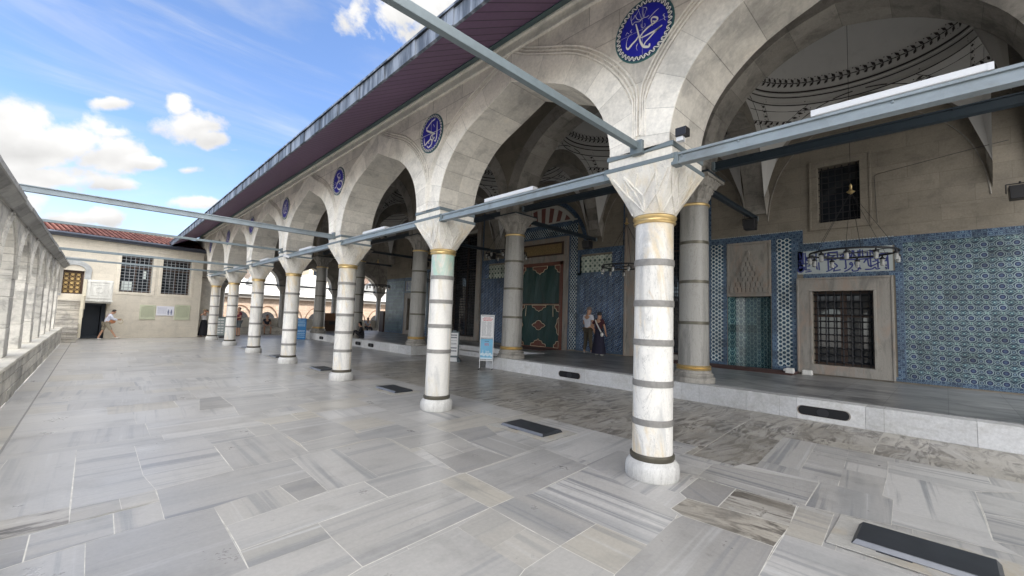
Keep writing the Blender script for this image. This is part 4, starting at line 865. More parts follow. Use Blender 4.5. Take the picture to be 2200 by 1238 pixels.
# hall body: shell with dark interior behind openings
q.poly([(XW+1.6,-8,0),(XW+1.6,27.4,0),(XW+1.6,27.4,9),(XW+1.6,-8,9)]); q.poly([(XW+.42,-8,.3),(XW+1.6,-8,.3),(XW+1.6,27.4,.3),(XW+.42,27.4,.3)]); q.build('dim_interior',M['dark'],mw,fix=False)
q=MB(); q.box(XW+.02,34,-30,-8.01,0,19); q.box(XW+1.61,34,-8,27.5,0,19); q.box(XW+.03,XW+1.60,-8,27.5,9.96,19); q.box(XW+.425,XW+1.60,27.42,27.5,0,9.4)
q.build('hall_body',M['inner'],mw)
def panel(name,mat,y0,y1,z0,z1,pr=.012,lab=None,x=XW,parent=mw):
    q=MB(); q.box(x-pr,x+.002,y0,y1,z0,z1); o=q.build(name,mat,parent); 
    if lab: o['label']=lab
    return o
def tiles_side(F,tag_):
    """panels given for the near side; F maps y-range"""
    def P(name,mat,y0,y1,z0,z1,pr=.012):
        a,b_=F(y0,y1); panel(name,M[mat],a,b_,z0,z1,pr)
    P('dotted_tile_strip','dots',5.02,5.40,.52,4.31,.016); P('dotted_tile_strip','dots',3.12,3.50,.55,4.31,.016)
    for r in ((5.40,5.53,.42,4.58),(4.90,5.02,.42,4.31),(3.50,3.64,.42,4.31),(2.985,3.12,.42,4.31),(3.02-.19,5.40,4.31,4.50)):
        P('blue_tile_border','border',*r)
    P('blue_tile_border','border',3.12,3.5,.42,.55); P('blue_tile_border','border',5.02,5.4,.42,.52)
    P('blue_tile_border','border',5.40,5.53,4.58,7.3)
    P('blue_tile_border','border',2.83,2.985,3.30,4.31); P('blue_tile_border','border',.86,2.83,3.88,4.10,.013); P('blue_tile_border','border',.86,2.83,3.10,3.22,.013)
    # scalloped white crest
    a,b_=F(.86,2.83)
    q=MB()
    for (s0,s1,z) in ((.86,2.83,4.10),(2.83,5.40,4.50)):
        n=int((s1-s0)/.062); 
        for k in range(n):
            y=s0+(k+.5)*(s1-s0)/n; y=F(y,y)[0]; q.poly([(XW-.012,y+.026*math.cos(t*pi/5),z+.026*math.sin(t*pi/5)) for t in range(6)])
    q.build('scalloped_crest',M['calbg'],mw,fix=False)
    # marble frame of low window
    for r in ((.92,1.30,.42,3.09),(2.62,2.97,.42,3.09),(1.30,2.62,2.72,3.09),(1.30,2.62,.42,.68)): P('marble_frame','frame',*r,.05)
    q=MB()
    for (y0,y1,z0,z1,d) in ((.92,2.97,3.05,3.10,.07),(.90,.95,.42,3.10,.07),(2.94,2.99,.42,3.10,.07),(1.22,2.70,2.72,2.76,.062),(1.24,1.30,.66,2.72,.062),(2.62,2.68,.66,2.72,.062)):
        a,b_=F(y0,y1); q.box(XW-d,XW-.04,a,b_,z0,z1)
    q.build('frame_moulding',M['frame'],mw,bevel=.008)
ident=lambda a,b_:(a,b_)
tiles_side(ident,0); tiles_side(mr,1)
panel('inscription_tiles',M['calbg'],.90,2.965,3.22,3.88,.012); panel('inscription_tiles',M['calbg'],*mr(.98,2.965),3.22,3.86,.012)
q=MB()
for s_ in PAN:
    pts=[(-a,b_,.034) for a,b_ in s_]; ribbon(q,pts,XW-.012,0,0,.003)
q.build('cobalt_calligraphy',M['calink'],mw,fix=False)
q=MB()
for s_ in PAN: ribbon(q,[(-a,b_,.034) for a,b_ in s_],XW-.012,21.86,0,.003)
q.build('cobalt_calligraphy',M['calink'],mw,fix=False)
# big lattice panels
panel('flower_tile_panel',M['flower'],-6.5,.70,.52,3.92,.014); panel('flower_tile_panel',M['flower'],25.10,27.42,.52,3.92,.014)
for r in ((-6.5,.86,3.92,4.10),(.70,.86,.52,3.92),(-6.5,.90,.42,.52),(24.94,27.42,3.92,4.10),(24.94,25.10,.52,3.92),(24.94,27.42,.42,.52)): panel('blue_tile_border',M['border'],*r)
# niche with tiles and carved hood
def niche(F,k):
    y0,y1=F(NI[0],NI[1]); c=(y0+y1)/2; h=(y1-y0)/2
    pl_=[(XW,y0),(XW+.28,y0+.16),(XW+.40,c-.22),(XW+.40,c+.22),(XW+.28,y1-.16),(XW,y1)]
    q=MB()
    for a,b_ in zip(pl_[:-1],pl_[1:]): q.poly([(a[0],a[1],.40),(b_[0],b_[1],.40),(b_[0],b_[1],2.60),(a[0],a[1],2.60)])
    q.poly([(a,b_,.41) for a,b_ in pl_]); q.build('niche_tiles',M['scale'],mw,fix=False)
    q=MB(); q.box(XW-.018,XW+.001,y0-.02,y1+.02,2.60,4.31); hd=q.build('carved_niche_hood',M['frame'],mw)
    q=MB()
    # stalactite tiers carved in relief, stepping up to a tall point
    tiers=[(2.74,.52,9),(2.90,.50,7),(3.06,.42,6),(3.22,.33,5),(3.38,.25,4),(3.54,.18,3),(3.70,.12,2),(3.86,.05,1)]
    for i,(z,w_,n) in enumerate(tiers):
        d=.030+.0*i
        for j in range(n):
            yc=c-w_+(2*w_)*(j+.5)/n; ww=w_/n*.82
            m_=7
            P=[(XW-.02,yc+ww*math.cos(pi*t/m_),z+.06+.12*math.sin(pi*t/m_)) for t in range(m_+1)]+[(XW-.02,yc-ww,z),(XW-.02,yc+ww,z)]
            q.poly([(x-.045,y,zz_) for x,y,zz_ in P]); nP=len(P)
            for t in range(nP): 
                A=P[t];B=P[(t+1)%nP]; q.poly([A,B,(B[0]-.045,B[1],B[2]),(A[0]-.045,A[1],A[2])])
        q.box(XW-.075,XW-.015,c-w_-.03,c+w_+.03,z-.035,z-.005)
    q.build('stalactite_relief',M['frame'],hd)
    q=MB()
    for (a,b_,z0,z1) in ((y0-.02,y1+.02,4.24,4.31),(y0-.02,y0+.05,2.6,4.24),(y1-.05,y1+.02,2.6,4.24)): q.box(XW-.034,XW-.01,a,b_,z0,z1)
    q.build('hood_frame',M['frame'],hd,bevel=.006)
niche(ident,0); niche(mr,1)
# grilled windows
def grille(F,hole,ny,nz,r=.014,knob=True,dp=.12,curtain=None,glassx=.30,woodframe=True):
    y0,y1=F(hole[0],hole[1]); z0,z1=hole[2],hole[3]; x=XW+dp
    q=MB(); q.poly([(XW+glassx,y0,z0),(XW+glassx,y1,z0),(XW+glassx,y1,z1),(XW+glassx,y0,z1)]); gl=q.build('window_pane',M['glass'],mw,fix=False)
    if woodframe:
        q=MB(); c=(y0+y1)/2
        for a,b_ in ((y0,y0+.05),(y1-.05,y1),(c-.07,c+.07)): q.box(XW+glassx-.05,XW+glassx-.002,a,b_,z0,z1)
        for a in (z0,z1-.06,(z0*.35+z1*.65)): q.box(XW+glassx-.045,XW+glassx-.004,y0,y1,a,a+.06)
        q.build('wooden_casement',M['wood'],mw)
    q=MB()
    for k in range(ny): y=y0+(y1-y0)*(k+.5)/ny; q.tube((x,y,z0),(x,y,z1),r,n=6)
    for k in range(nz): z=z0+(z1-z0)*(k+.5)/nz; q.tube((x,y0,z),(x,y1,z),r,n=6)
    if knob:
        for k in range(ny):
            for j in range(nz): q.sphere((x,y0+(y1-y0)*(k+.5)/ny,z0+(z1-z0)*(j+.5)/nz),r*1.9,6,4)
    q.build('iron_grille',M['iron'],mw)
grille(ident,LW,7,11,.017,woodframe=True); grille(mr,LW,6,10,.018,knob=False)
grille(ident,UW,6,9,.012,knob=False,woodframe=False); grille(mr,UW,6,9,.012,knob=False,woodframe=False)
grille(ident,BW,16,38,.012,knob=False,dp=.05); grille(ident,BW2,16,38,.012,knob=False,dp=.05)
# reflections source is real; pale curtains behind the low window
q=MB(); rq=random.Random(4)
# frames of upper windows
for F in (ident,mr):
    q=MB()
    for (y0,y1,z0,z1,d) in ((1.30,2.64,6.27,6.46,.03),(1.30,2.64,4.48,4.66,.03),(1.30,1.52,4.66,6.27,.03),(2.46,2.64,4.66,6.27,.03),(1.28,2.66,6.44,6.48,.045),(1.28,2.66,4.46,4.50,.045),(1.28,1.33,4.5,6.44,.045),(2.61,2.66,4.5,6.44,.045)):
        a,b_=F(y0,y1); q.box(XW-d,XW,a,b_,z0,z1)
    q.build('upper_window_frame',M['inner'],mw,bevel=.006)
# tall window frames and pilasters
for (c0,c1) in ((5.98,8.22),(17.62,19.82)):
    q=MB()
    for (y0,y1,z0,z1,d) in ((c0-.34,c0,.40,6.35,.05),(c1,c1+.36,.40,6.35,.05),(c0,c1,.40,.60,.05),(c0-.38,c0-.30,.4,6.35,.075),(c1+.31,c1+.40,.4,6.35,.075)): q.box(XW-d,XW,y0,y1,z0,z1)
    q.build('tall_window_frame',M['frame'],mw,bevel=.008)
    c=(c0+c1)/2; q=MB(); rad=(c1-c0)/2+.05; n=11
    for k in range(n):
        a0,a1=pi*k/n,pi*(k+1)/n; q.m=k%2
        q.poly([(XW-.03,c+rad*.25*math.cos(a0),6.24+.2*rad*math.sin(a0)),(XW-.03,c+rad*math.cos(a0),6.24+.62*rad*math.sin(a0)),(XW-.03,c+rad*math.cos(a1),6.24+.62*rad*math.sin(a1)),(XW-.03,c+rad*.25*math.cos(a1),6.24+.2*rad*math.sin(a1))])
    q.build('striped_lunette',[M['palestone'],M['frame']],mw,fix=False)
    q=MB(); cvv=[(rad+.30)*math.cos(pi*k/20) for k in range(21)]
    def arcstrip(mb,c,z0,ra,rb,ka,kb,x,n=24):
        for k in range(n):
            a0,a1=pi*k/n,pi*(k+1)/n
            mb.poly([(x,c+ra*math.cos(a0),z0+ka*math.sin(a0)),(x,c+rb*math.cos(a0),z0+kb*math.sin(a0)),(x,c+rb*math.cos(a1),z0+kb*math.sin(a1)),(x,c+ra*math.cos(a1),z0+ka*math.sin(a1))])
    arcstrip(q,c,6.3,rad,rad+.32,.62*rad,.62*rad+.35,XW-.035); q.build('lunette_moulding',M['frame'],mw,fix=False)
# side tile panels next to the door (right and left)
for F in (ident,mr):
    if F is ident: Y=lambda a,b_:(a,b_)
    else: Y=lambda a,b_:(25.8-b_,25.8-a)
    def P(n,m_,a,b_,c_,d,pr=.012): y=Y(a,b_); panel(n,M[m_],y[0],y[1],c_,d,pr)
    P('arabesque_tile_panel','arab',8.72,10.70,.50,3.58); P('green_spotted_tiles','spot8',9.22,10.76,3.68,4.36); P('arabesque_tile_panel','arab',8.72,9.20,3.70,4.45)
    for r in ((8.62,8.72,.42,7.2),(8.72,10.9,3.58,3.68),(8.72,10.9,4.45,4.66),(8.72,10.7,.42,.50),(10.70,10.90,.42,4.45)): P('blue_tile_border','border',*r)
    P('dotted_tile_strip','dots2',10.92,11.27,.45,5.86,.016); P('blue_tile_border','border',11.27,11.40,.42,5.45)
panel('dotted_tile_band',M['dots2'],11.27,14.53,5.44,5.80,.016); panel('blue_tile_border',M['border'],11.40,14.40,5.32,5.44); panel('blue_tile_border',M['border'],10.92,14.88,5.80,6.0)
# tiled arch around the lunette
q=MB()
def arcp(r,n=28,th0=0,th1=pi): return [(12.9+r*math.cos(th0+(th1-th0)*k/n),4.62+r*math.sin(th0+(th1-th0)*k/n)) for k in range(n+1)]
A=arcp(2.36);B=arcp(2.55)
for k in range(28): q.poly([(XW-.013,*A[k]),(XW-.013,*B[k]),(XW-.013,*B[k+1]),(XW-.013,*A[k+1])])
q.build('blue_tile_arch',M['border'],mw,fix=False)
q=MB(); th=math.asin((6.02-4.62)/2.3); a0=th; a1=pi-th
rr1=lambda r:[(12.9+r*math.cos(a),4.62+r*math.sin(a)) for a in [a0+(a1-a0)*k/40 for k in range(41)]]
A=rr1(2.16);B=rr1(2.32)
for k in range(40): q.poly([(XW-.03,*A[k]),(XW-.03,*B[k]),(XW-.03,*B[k+1]),(XW-.03,*A[k+1])])
q.box(XW-.03,XW,10.95,14.85,6.0,6.06); q.build('lunette_edge',M['palestone'],mw,fix=False)
q=MB(); n=15
for k in range(n):
    q.m=k%2
    b0=a0+(a1-a0)*k/n; b1=a0+(a1-a0)*(k+1)/n; pts=[]
    P0=(12.9+2.16*math.cos(b0),4.62+2.16*math.sin(b0)); P1=(12.9+2.16*math.cos(b1),4.62+2.16*math.sin(b1)); zb=6.06
    def foot(P): 
        t=(zb-3.0)/(P[1]-3.0); return (12.9+(P[0]-12.9)*t,zb)
    if P0[1]<zb+.01 or P1[1]<zb+.01: continue
    F0,F1=foot(P0),foot(P1); q.poly([(XW-.02,*P0),(XW-.02,*P1),(XW-.02,*F1),(XW-.02,*F0)])
q.build('striped_lunette',[M['palestone'],M['redstone']],mw,fix=False)
# door surround, plaque
q=MB()
for (y0,y1,z0,z1,d) in ((11.40,11.62,.38,5.32,.06),(14.20,14.42,.38,5.32,.06),(11.62,14.20,5.14,5.32,.06),(11.62,14.20,4.24,4.50,.05),(11.36,11.44,.38,5.34,.085),(14.38,14.46,.38,5.34,.085),(11.44,14.38,5.28,5.34,.085),(11.55,14.27,4.46,4.54,.075)): q.box(XW-d,XW,y0,y1,z0,z1)
q.build('door_surround',M['frame'],mw,bevel=.008)
q=MB(); q.box(XW-.03,XW+.0,11.62,14.2,4.54,5.14); dk=q.build('plaque_recess',M['wood'],mw)
q=MB(); q.box(XW-.045,XW-.028,11.76,14.06,4.62,5.06)
q.build('inscription_plaque',plain('gilt_inscription_plaque',(.23,.16,.07),.5,.3,var=1.2,scale=26),mw,bevel=.02)
# ---- door curtain: green leather with brown appliques
ct=thing('door_curtain','heavy green leather door curtain with brown appliques and cream piping','curtain',(XW-.02,12.9,PH))
def leather(name,c):
    t=T(name,.42,.5); x,y,z=t.xyz(); n=t.noise(1.6,4,.55,sc3=(1,1.2,.35),dist=1.4); f=t.noise(22,4,.6); t.bump(n*4+f*.15,.02,.7); return t.out(t.mul(c,(n-.5)*.9+1.0))
gm=leather('green_leather',(.004,.034,.030)); bm_=leather('brown_leather',(.12,.036,.02)); cm_=plain('cream_piping',(.55,.47,.33),.7)
def cur(z0,z1,y0,y1,ph):
    q=MB(); n=26; m_=12
    f=lambda y,z:.018*math.sin(7*y+ph+1.5*math.sin(2*z))*(1-(z-z0)/(z1-z0)*.6)+.01*math.sin(17*y+z*3)
    g_=[[q.V((-.05-f(y0+(y1-y0)*i/n,z0+(z1-z0)*j/m_),y0+(y1-y0)*i/n,z0+(z1-z0)*j/m_)) for i in range(n+1)] for j in range(m_+1)]
    for j in range(m_):
        for i in range(n): q.F([g_[j][i],g_[j][i+1],g_[j+1][i+1],g_[j+1][i]])
    return q,f
cy0,cy1=-1.15,1.22
q,f1=cur(1.98,3.86,cy0,cy1,0); q.build('upper_leather',gm,ct,smooth=True,fix=False)
q,f2=cur(.0+.03,1.94,cy0,cy1,2); q.build('lower_leather',gm,ct,smooth=True,fix=False)
q=MB(); q.box(-.10,-.03,cy0-.13,cy0+.02,.0,3.86); q.box(-.10,-.03,cy1-.02,cy1+.08,0,3.86); q.box(-.10,-.03,cy0-.13,cy1+.08,3.70,3.86); q.box(-.09,-.02,cy0,cy1,1.93,2.0); q.box(-.1,-.03,cy0,cy1,.0,.07); q.build('brown_border',bm_,ct,bevel=.01)
def applique(pts):
    """polygon in (y,z) local"""
    q=MB(); q.poly([(-.088,y,z) for y,z in pts]); n=len(pts)
    for k in range(n): q.poly([(-.088,*pts[k]),(-.088,*pts[(k+1)%n]),(-.06,*pts[(k+1)%n]),(-.06,*pts[k])])
    o=q.build('brown_applique',bm_,ct); q=MB(); q.path([(-.092,y,z) for y,z in pts]+[(-.092,*pts[0])],.012,n=5); q.build('piping',cm_,o)
def cusp(y,z,w_,h,sg=1): # shield hanging (sg=-1) or rising (sg=1)
    P=[(-1,0),(-.95,.35),(-.6,.42),(-.45,.72),(-.12,.82),(0,1),(.12,.82),(.45,.72),(.6,.42),(.95,.35),(1,0)]; return [(y+w_*a,z+sg*h*b_) for a,b_ in P]
def corner(y,z,sy,sz,s): P=[(0,0),(1,0),(.95,.45),(.6,.6),(.5,.9),(0,1)]; return [(y+sy*s*a,z+sz*s*1.1*b_) for a,b_ in P]
def medal(y,z,w_,h): 
    P=[(-1,0),(-.75,.35),(-.5,.45),(-.3,.85),(0,1),(.3,.85),(.5,.45),(.75,.35)]; P+=[(-a,-b_) for a,b_ in P]; return [(y+w_*a,z+h*b_) for a,b_ in P]
c0=(cy0+cy1)/2
for pts in (cusp(c0,3.70,.45,.38,-1),corner(cy0,3.70,1,-1,.30),corner(cy1,3.70,-1,-1,.30),cusp(c0,1.93,.42,.30,-1),corner(cy0,1.93,1,-1,.27),corner(cy1,1.93,-1,-1,.27),medal(c0,1.02,.40,.22),cusp(c0,.07,.46,.34,1),corner(cy0,.07,1,1,.27),corner(cy1,.07,-1,1,.27)): applique(pts)
for y,sg in ((cy0,1),(cy1,-1)): applique([(y,.62),(y+sg*.10,.72),(y+sg*.10,.85),(y+sg*.20,1.0),(y+sg*.10,1.18),(y+sg*.10,1.3),(y,1.4)])
q=MB(); q.tube((-.1,cy0+.35,1.9),(-.1,cy0+.33,1.42),.012); q.tube((-.1,cy1-.4,1.9),(-.1,cy1-.36,1.42),.012); q.build('cream_strap',cm_,ct)
q=MB()
for k in range(40): q.sphere((-.1,cy0+.03+k*.059,1.945),.018,6,4)
q.build('fringe',cm_,ct)
# ================================================================== END ARCADE (far side of the portico)
ea=thing('end_arcade','shaded arched end wall of the portico opening on to pale lead roofs','arcade')
EX=[5.77,9.42,13.08,16.74,20.4]
cvE=[(a*.93,z) for a,z in cvO]; cvE=[(a*(3.66/2-.38)/1.70,3.42+(z-3.53)*.92) for a,z in cvO]
q=MB(); bays=[((a+b_)/2,cvE) for a,b_ in zip(EX[:-1],EX[1:])]; arcade(q,mpX,bays,4.4,21.5,3.42,5.62,32.65,33.25,im=1,seed=40); q.build('arch_wall',[M['innerxz'],M['intrados']],ea,fix=False)
q=MB(); q.hexa([(4.4,32.66,5.62),(21.5,32.66,5.62),(21.5,33.24,5.62),(4.4,33.24,5.62)],[(5.0,32.66,5.9),(21.5,32.66,9.2),(21.5,33.24,9.2),(5.0,33.24,5.9)]) if 0 else q.hexa([(4.4,32.66,5.62),(9.4,32.66,5.62),(9.4,33.24,5.62),(4.4,33.24,5.62)],[(4.4,32.66,5.64),(9.4,32.66,8.75),(9.4,33.24,8.75),(4.4,33.24,5.64)]); q.box(9.4,21.5,32.66,33.24,5.62,9.1); q.build('gable_wall',M['innerxz'],ea)
for k,(c,cv) in enumerate(bays):
    q=MB(); archband(q,mpX,c,cv,.3,32.65,1.80,90+k,.02); q.build('archivolt',M['innerint'],ea)
def small_col(x):
    t=thing('end_column',{5.77:'slim column at the left end of the far end arcade',9.42:'slim column of the far arcade left of the blue notice board',13.08:'slim column of the far arcade between the dark column and the third white column',16.74:'slim column of the far arcade nearest the tiled wall corner'}[x],'column',(x,32.95,0),group='slim columns of the far end arcade')
    q=MB(); q.lathe(0,0,[(.25,0),(.26,.1),(.24,.2),(.2,.25),(.19,.3),(.18,2.72),(.2,2.74),(.2,2.8)],20); q.build('shaft',M['grey'],t,smooth=True)
    q=MB(); n=16; prev=None
    for (z,w_) in ((2.8,0),(3.0,.15),(3.36,1)):
        ring=[]
        for k in range(n): a=2*pi*k/n; rad=.19*(1-w_)+min(.36/max(abs(math.cos(a)),abs(math.sin(a))),.5)*w_; ring.append(q.V((rad*math.cos(a),rad*math.sin(a),z)))
        if prev:
            for k in range(n): q.F([prev[k],prev[(k+1)%n],ring[(k+1)%n],ring[k]])
        prev=ring
    q.F(prev); q.build('capital',M['greycap'],t); q=MB(); q.box(-.36,.36,-.36,.36,3.36,3.42); q.build('iron_strap',M['darksteel'],t)
for x in EX[:1]+EX[1:4]: small_col(x)
t=thing('parapet_bench','low stone parapet with a seat ledge along the far end of the portico','bench',(0,0,0))
q=MB(); q.box(4.9,22,32.95,33.2,0,1.12); q.build('parapet',M['kerbtop'],t); q=MB(); q.box(4.9,22,32.45,32.95,.0,.47); q.build('seat_ledge',M['kerb'],t)
q=MB(); q.bar((4.6,32.95,3.44),(21.3,32.95,3.44),.09,.11); o=q.build('tie_beam',M['darksteel']); tag(o,'dark steel tie beam across the far end arcade openings','beam')
t=thing('wooden_screen','brown wooden counter and screen standing on the platform behind the dark column','screen',(10.6,29.6,PH))
q=MB(); q.box(0,2.2,0,.06,0,1.22); q.build('board',M['wood2'],t); q=MB(); q.box(.02,2.18,-.5,.0,0,.72); q.build('counter',M['wood'],t,bevel=.01); q=MB(); q.box(.7,1.2,-.52,-.5,.45,.66); q.build('drawer',M['black'],t)
t=thing('wooden_post','dark wooden door leaf standing at the far corner of the tiled wall','door',(14.8,28.5,PH)); q=MB(); q.box(-.05,.08,-.3,.3,0,1.5); q.build('leaf',M['wood'],t,bevel=.01)
# ================================================================== LEFT LOW ARCADE
la=thing('low_arcade','low weathered stone arcade with square piers along the left edge of the courtyard','arcade')
XL=-1.10; PW=.50; LP=2.045; Y0L=11.56
q=MB(); rq=random.Random(8)
q.box(-2.0,-1.0,-6,26.2,0,.60,tone=.5); 
y=-6
kb=MB(); kb.box(-1.9,-.955,-6,25.6,0,.585)
for z0,z1 in ((.0,.2),(.2,.4),(.4,.585)):
    y=-6
    while y<25.6:
        y2=min(25.6,y+rq.uniform(.35,1.1)); kb.box(-1.0,-.93+rq.uniform(-.012,.006),y+.004,y2-.004,z0+.004,z1-.003,tone=rq.uniform(.1,.9)); y=y2
kb.build('bench_kerb',M['kerb'],la)
q=MB(); y=-6
while y<25.6:
    y2=min(25.6,y+rq.uniform(.8,1.5)); q.box(-1.95,-.915+rq.uniform(-.01,.01),y+.003,y2-.003,.585,.65+rq.uniform(-.004,.004),tone=rq.uniform(.3,.7)); y=y2
q.build('seat_slab',M['kerbtop'],la,bevel=.012)
pys=[Y0L+LP*k for k in range(-9,7)]
for k,y in enumerate(pys):
    q=MB(); z=.65; zz=[.65,rq.uniform(1.0,1.3),rq.uniform(1.55,1.8),2.05]
    for a,b_ in zip(zz[:-1],zz[1:]):
        j=rq.uniform(0,.008); q.box(XL-.5-j,XL+j,y-j,y+PW+j,a+.002,b_-.001,tone=rq.uniform(.25,.85))
    q.build('pier',M['left'],la,bevel=.012)
LH=(LP-PW)/2
LC=[(LH,2.05),(LH*.99,2.15),(LH*.93,2.35),(LH*.80,2.54),(LH*.60,2.70),(LH*.32,2.84),(0,2.95)]
cvL=full(LC,3); bays=[(y+PW+LH,cvL) for y in pys[:-1]]
q=MB(); arcade(q,mpY,bays,pys[0],pys[-1]+2.4,2.05,3.13,XL,XL-.5,im=0,seed=12); q.build('arch_wall',M['left'],la,fix=False)
q=MB()
for c,cv in bays:
    for w_,r in ((.10,.032),(.20,.02)):
        pts=[]
        N=len(cv)
        for i in range(N):
            a=Vector(cv[max(i-1,0)]);b_=Vector(cv[min(i+1,N-1)]);d=(b_-a).normalized(); p=Vector(cv[i])+Vector((-d.y,d.x))*w_; p.x=max(-LP/2+.03,min(LP/2-.03,p.x)); pts.append((XL+.004,c+p.x,p.y))
        q.path(pts,r,n=6)
q.build('arch_moulding',M['left'],la)
q=MB(); y=pys[0]
while y<pys[-1]+2.4:
    y2=min(pys[-1]+2.4,y+rq.uniform(.8,1.5)); j=rq.uniform(-.008,.008); e=.003
    q.hexa([(XL-.5,y+e,3.13),(XL+.04,y+e,3.13),(XL+.04,y2-e,3.13),(XL-.5,y2-e,3.13)],[(XL-.5,y+e,3.24),(XL+.15+j,y+e,3.26),(XL+.15+j,y2-e,3.26),(XL-.5,y2-e,3.24)],tone=rq.random())
    q.box(XL-.5,XL+.17+j,y+e,y2-e,3.26,3.34,tone=rq.random()); q.hexa([(XL-.5,y,3.34),(XL+.14,y,3.34),(XL+.14,y2,3.34),(XL-.5,y2,3.34)],[(XL-.55,y,3.62),(XL-.35,y,3.60),(XL-.35,y2,3.60),(XL-.55,y2,3.62)],tone=.3)
    y=y2
q.build('cornice',stone('dark_cornice_stone',base=(.33,.325,.31),dark=(.17,.168,.16),course=0,stain=1.1),la)

# ================================================================== END BUILDING
eb=thing('end_building','low stone building with red tiled roof and two grilled windows closing the courtyard','building',(0,28.70,0),math.atan(.2))
KS=math.sqrt(1.04)
def EH(h): return (h[0]*KS,h[1]*KS,h[2],h[3])
W1=EH((.75,2.0,2.32,4.18)); W2=EH((2.40,3.66,2.32,4.18)); DD=EH((-.70,.37,0,1.75)); LD=EH((-1.21,-.49,2.10,3.20))
def holedX(mb,x0,x1,z0,z1,holes,ya,yb):
    xs=sorted({x0,x1,*[h[0] for h in holes],*[h[1] for h in holes]}); zs=sorted({z0,z1,*[h[2] for h in holes],*[h[3] for h in holes]})
    inh=lambda y,z:any(h[0]<y<h[1] and h[2]<z<h[3] for h in holes)
    for a,b_ in zip(xs[:-1],xs[1:]):
        for c_,d in zip(zs[:-1],zs[1:]):
            if not inh((a+b_)/2,(c_+d)/2): mb.poly([(a,ya,c_),(b_,ya,c_),(b_,ya,d),(a,ya,d)])
    for (a,b_,c_,d) in holes:
        mb.poly([(a,ya,c_),(a,yb,c_),(a,yb,d),(a,ya,d)]); mb.poly([(b_,ya,c_),(b_,yb,c_),(b_,yb,d),(b_,ya,d)]); mb.poly([(a,ya,c_),(b_,ya,c_),(b_,yb,c_),(a,yb,c_)]); mb.poly([(a,ya,d),(b_,ya,d),(b_,yb,d),(a,yb,d)])
q=MB(); holedX(q,-5,4.28,0,4.75,[W1,W2,DD,LD],0,.35); q.poly([(4.28,0,0),(4.28,6,0),(4.28,6,4.75),(4.28,0,4.75)]); q.build('stone_wall',M['endwall'],eb,fix=False)
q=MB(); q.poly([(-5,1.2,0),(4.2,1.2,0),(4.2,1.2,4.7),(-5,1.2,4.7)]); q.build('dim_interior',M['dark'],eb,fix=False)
for (a,b_,c_,d) in (W1,W2):
    q=MB(); q.poly([(a,.30,c_),(b_,.30,c_),(b_,.30,d),(a,.30,d)]); wn=q.build('window',M['glass'],eb,fix=False)
    q=MB(); m_=(a+b_)/2
    for x0,x1 in ((a,a+.07),(b_-.07,b_),(m_-.04,m_+.04)): q.box(x0,x1,.24,.298,c_,d)
    for z in (c_,d-.1,c_+(d-c_)*.66): q.box(a,b_,.245,.296,z,z+.09)
    q.build('wooden_frame',M['wood'],wn)
    q=MB(); G=plain('grey_window_grille',(.28,.30,.32),.5) if a==W1[0] else G
    for k in range(8): x=a+(b_-a)*(k+.0)/7; q.tube((x,.06,c_),(x,.06,d),.011,n=5)
    for k in range(12): z=c_+(d-c_)*(k+.5)/12; q.tube((a,.06,z),(b_,.06,z),.011,n=5)
    q.build('window_grille',G,wn)
    q=MB()
    for x0,x1,z0,z1 in ((a-.13,a,c_-.13,d+.13),(b_,b_+.13,c_-.13,d+.13),(a,b_,c_-.13,c_),(a,b_,d,d+.13)): q.box(x0,x1,-.02,.05,z0,z1,tone=.7)
    q.build('stone_surround',M['endwall'],wn,bevel=.006)
q=MB(); q.box(W1[0]+.12,W1[0]+.52,.18,.235,2.42,2.86); q.box(W1[1]-.34,W1[1]-.22,.18,.235,3.05,3.45); o=q.build('paper_notice',plain('white_paper',(.7,.75,.72),.7),eb)
q=MB(); a,b_,c_,d=DD; q.poly([(a,.34,0),(b_,.34,0),(b_,.34,d),(a,.34,d)]); dr=q.build('doorway',M['darkdoor'],eb,fix=False)
q=MB()
for x0,x1,z0,z1 in ((a,a+.16,0,d),(b_-.16,b_,0,d),(a+.16,b_-.16,d-.16,d),(a+.16,b_-.16,0,.12)): q.box(x0,x1,.10,.30,z0,z1)
q.build('door_frame',M['darkdoor'],dr,bevel=.01)
# lattice door under arch
q=MB(); a,b_,c_,d=LD; m_=(a+b_)/2; hw=(b_-a)/2
q.poly([(a,.25,c_),(b_,.25,c_),(b_,.25,3.45),(a,.25,3.45)]); ld=q.build('lattice_door',M['latgold'],eb,fix=False)
q=MB()
for x0,x1,z0,z1 in ((a,a+.07,c_,3.2),(b_-.07,b_,c_,3.2),(a,b_,c_,c_+.05),(a,b_,3.10,3.25)): q.box(x0,x1,.15,.24,z0,z1)
q.build('door_frame',M['wood'],ld)
q=MB()
for k in range(3):
    for j in range(5):
        x=a+.07+(b_-a-.14)*(k+.5)/3; z=c_+.12+j*.20; r=.085
        P=[(x+r*math.cos(t*pi/3+pi/6),.225,z+r*math.sin(t*pi/3+pi/6)) for t in range(7)]; q.path(P,.012,n=4)
        q.tube((x,.225,z+.085),(x,.225,z+.115),.012,n=4)
for j in range(6): z=c_+.03+j*.2; q.tube((a+.07,.225,z),(b_-.07,.225,z+.0),.010,n=4)
for k in range(4): x=a+.07+(b_-a-.14)*k/3; q.tube((x,.225,c_),(x,.225,3.12),.012,n=4)
q.build('star_lattice',M['wood'],ld)
q=MB(); n=16; P=[(m_+(hw+.02)*math.cos(pi*k/n),3.20+.26*math.sin(pi*k/n)) for k in range(n+1)]; O=[(m_+(hw+.24)*math.cos(pi*k/n),3.20+.48*math.sin(pi*k/n)) for k in range(n+1)]
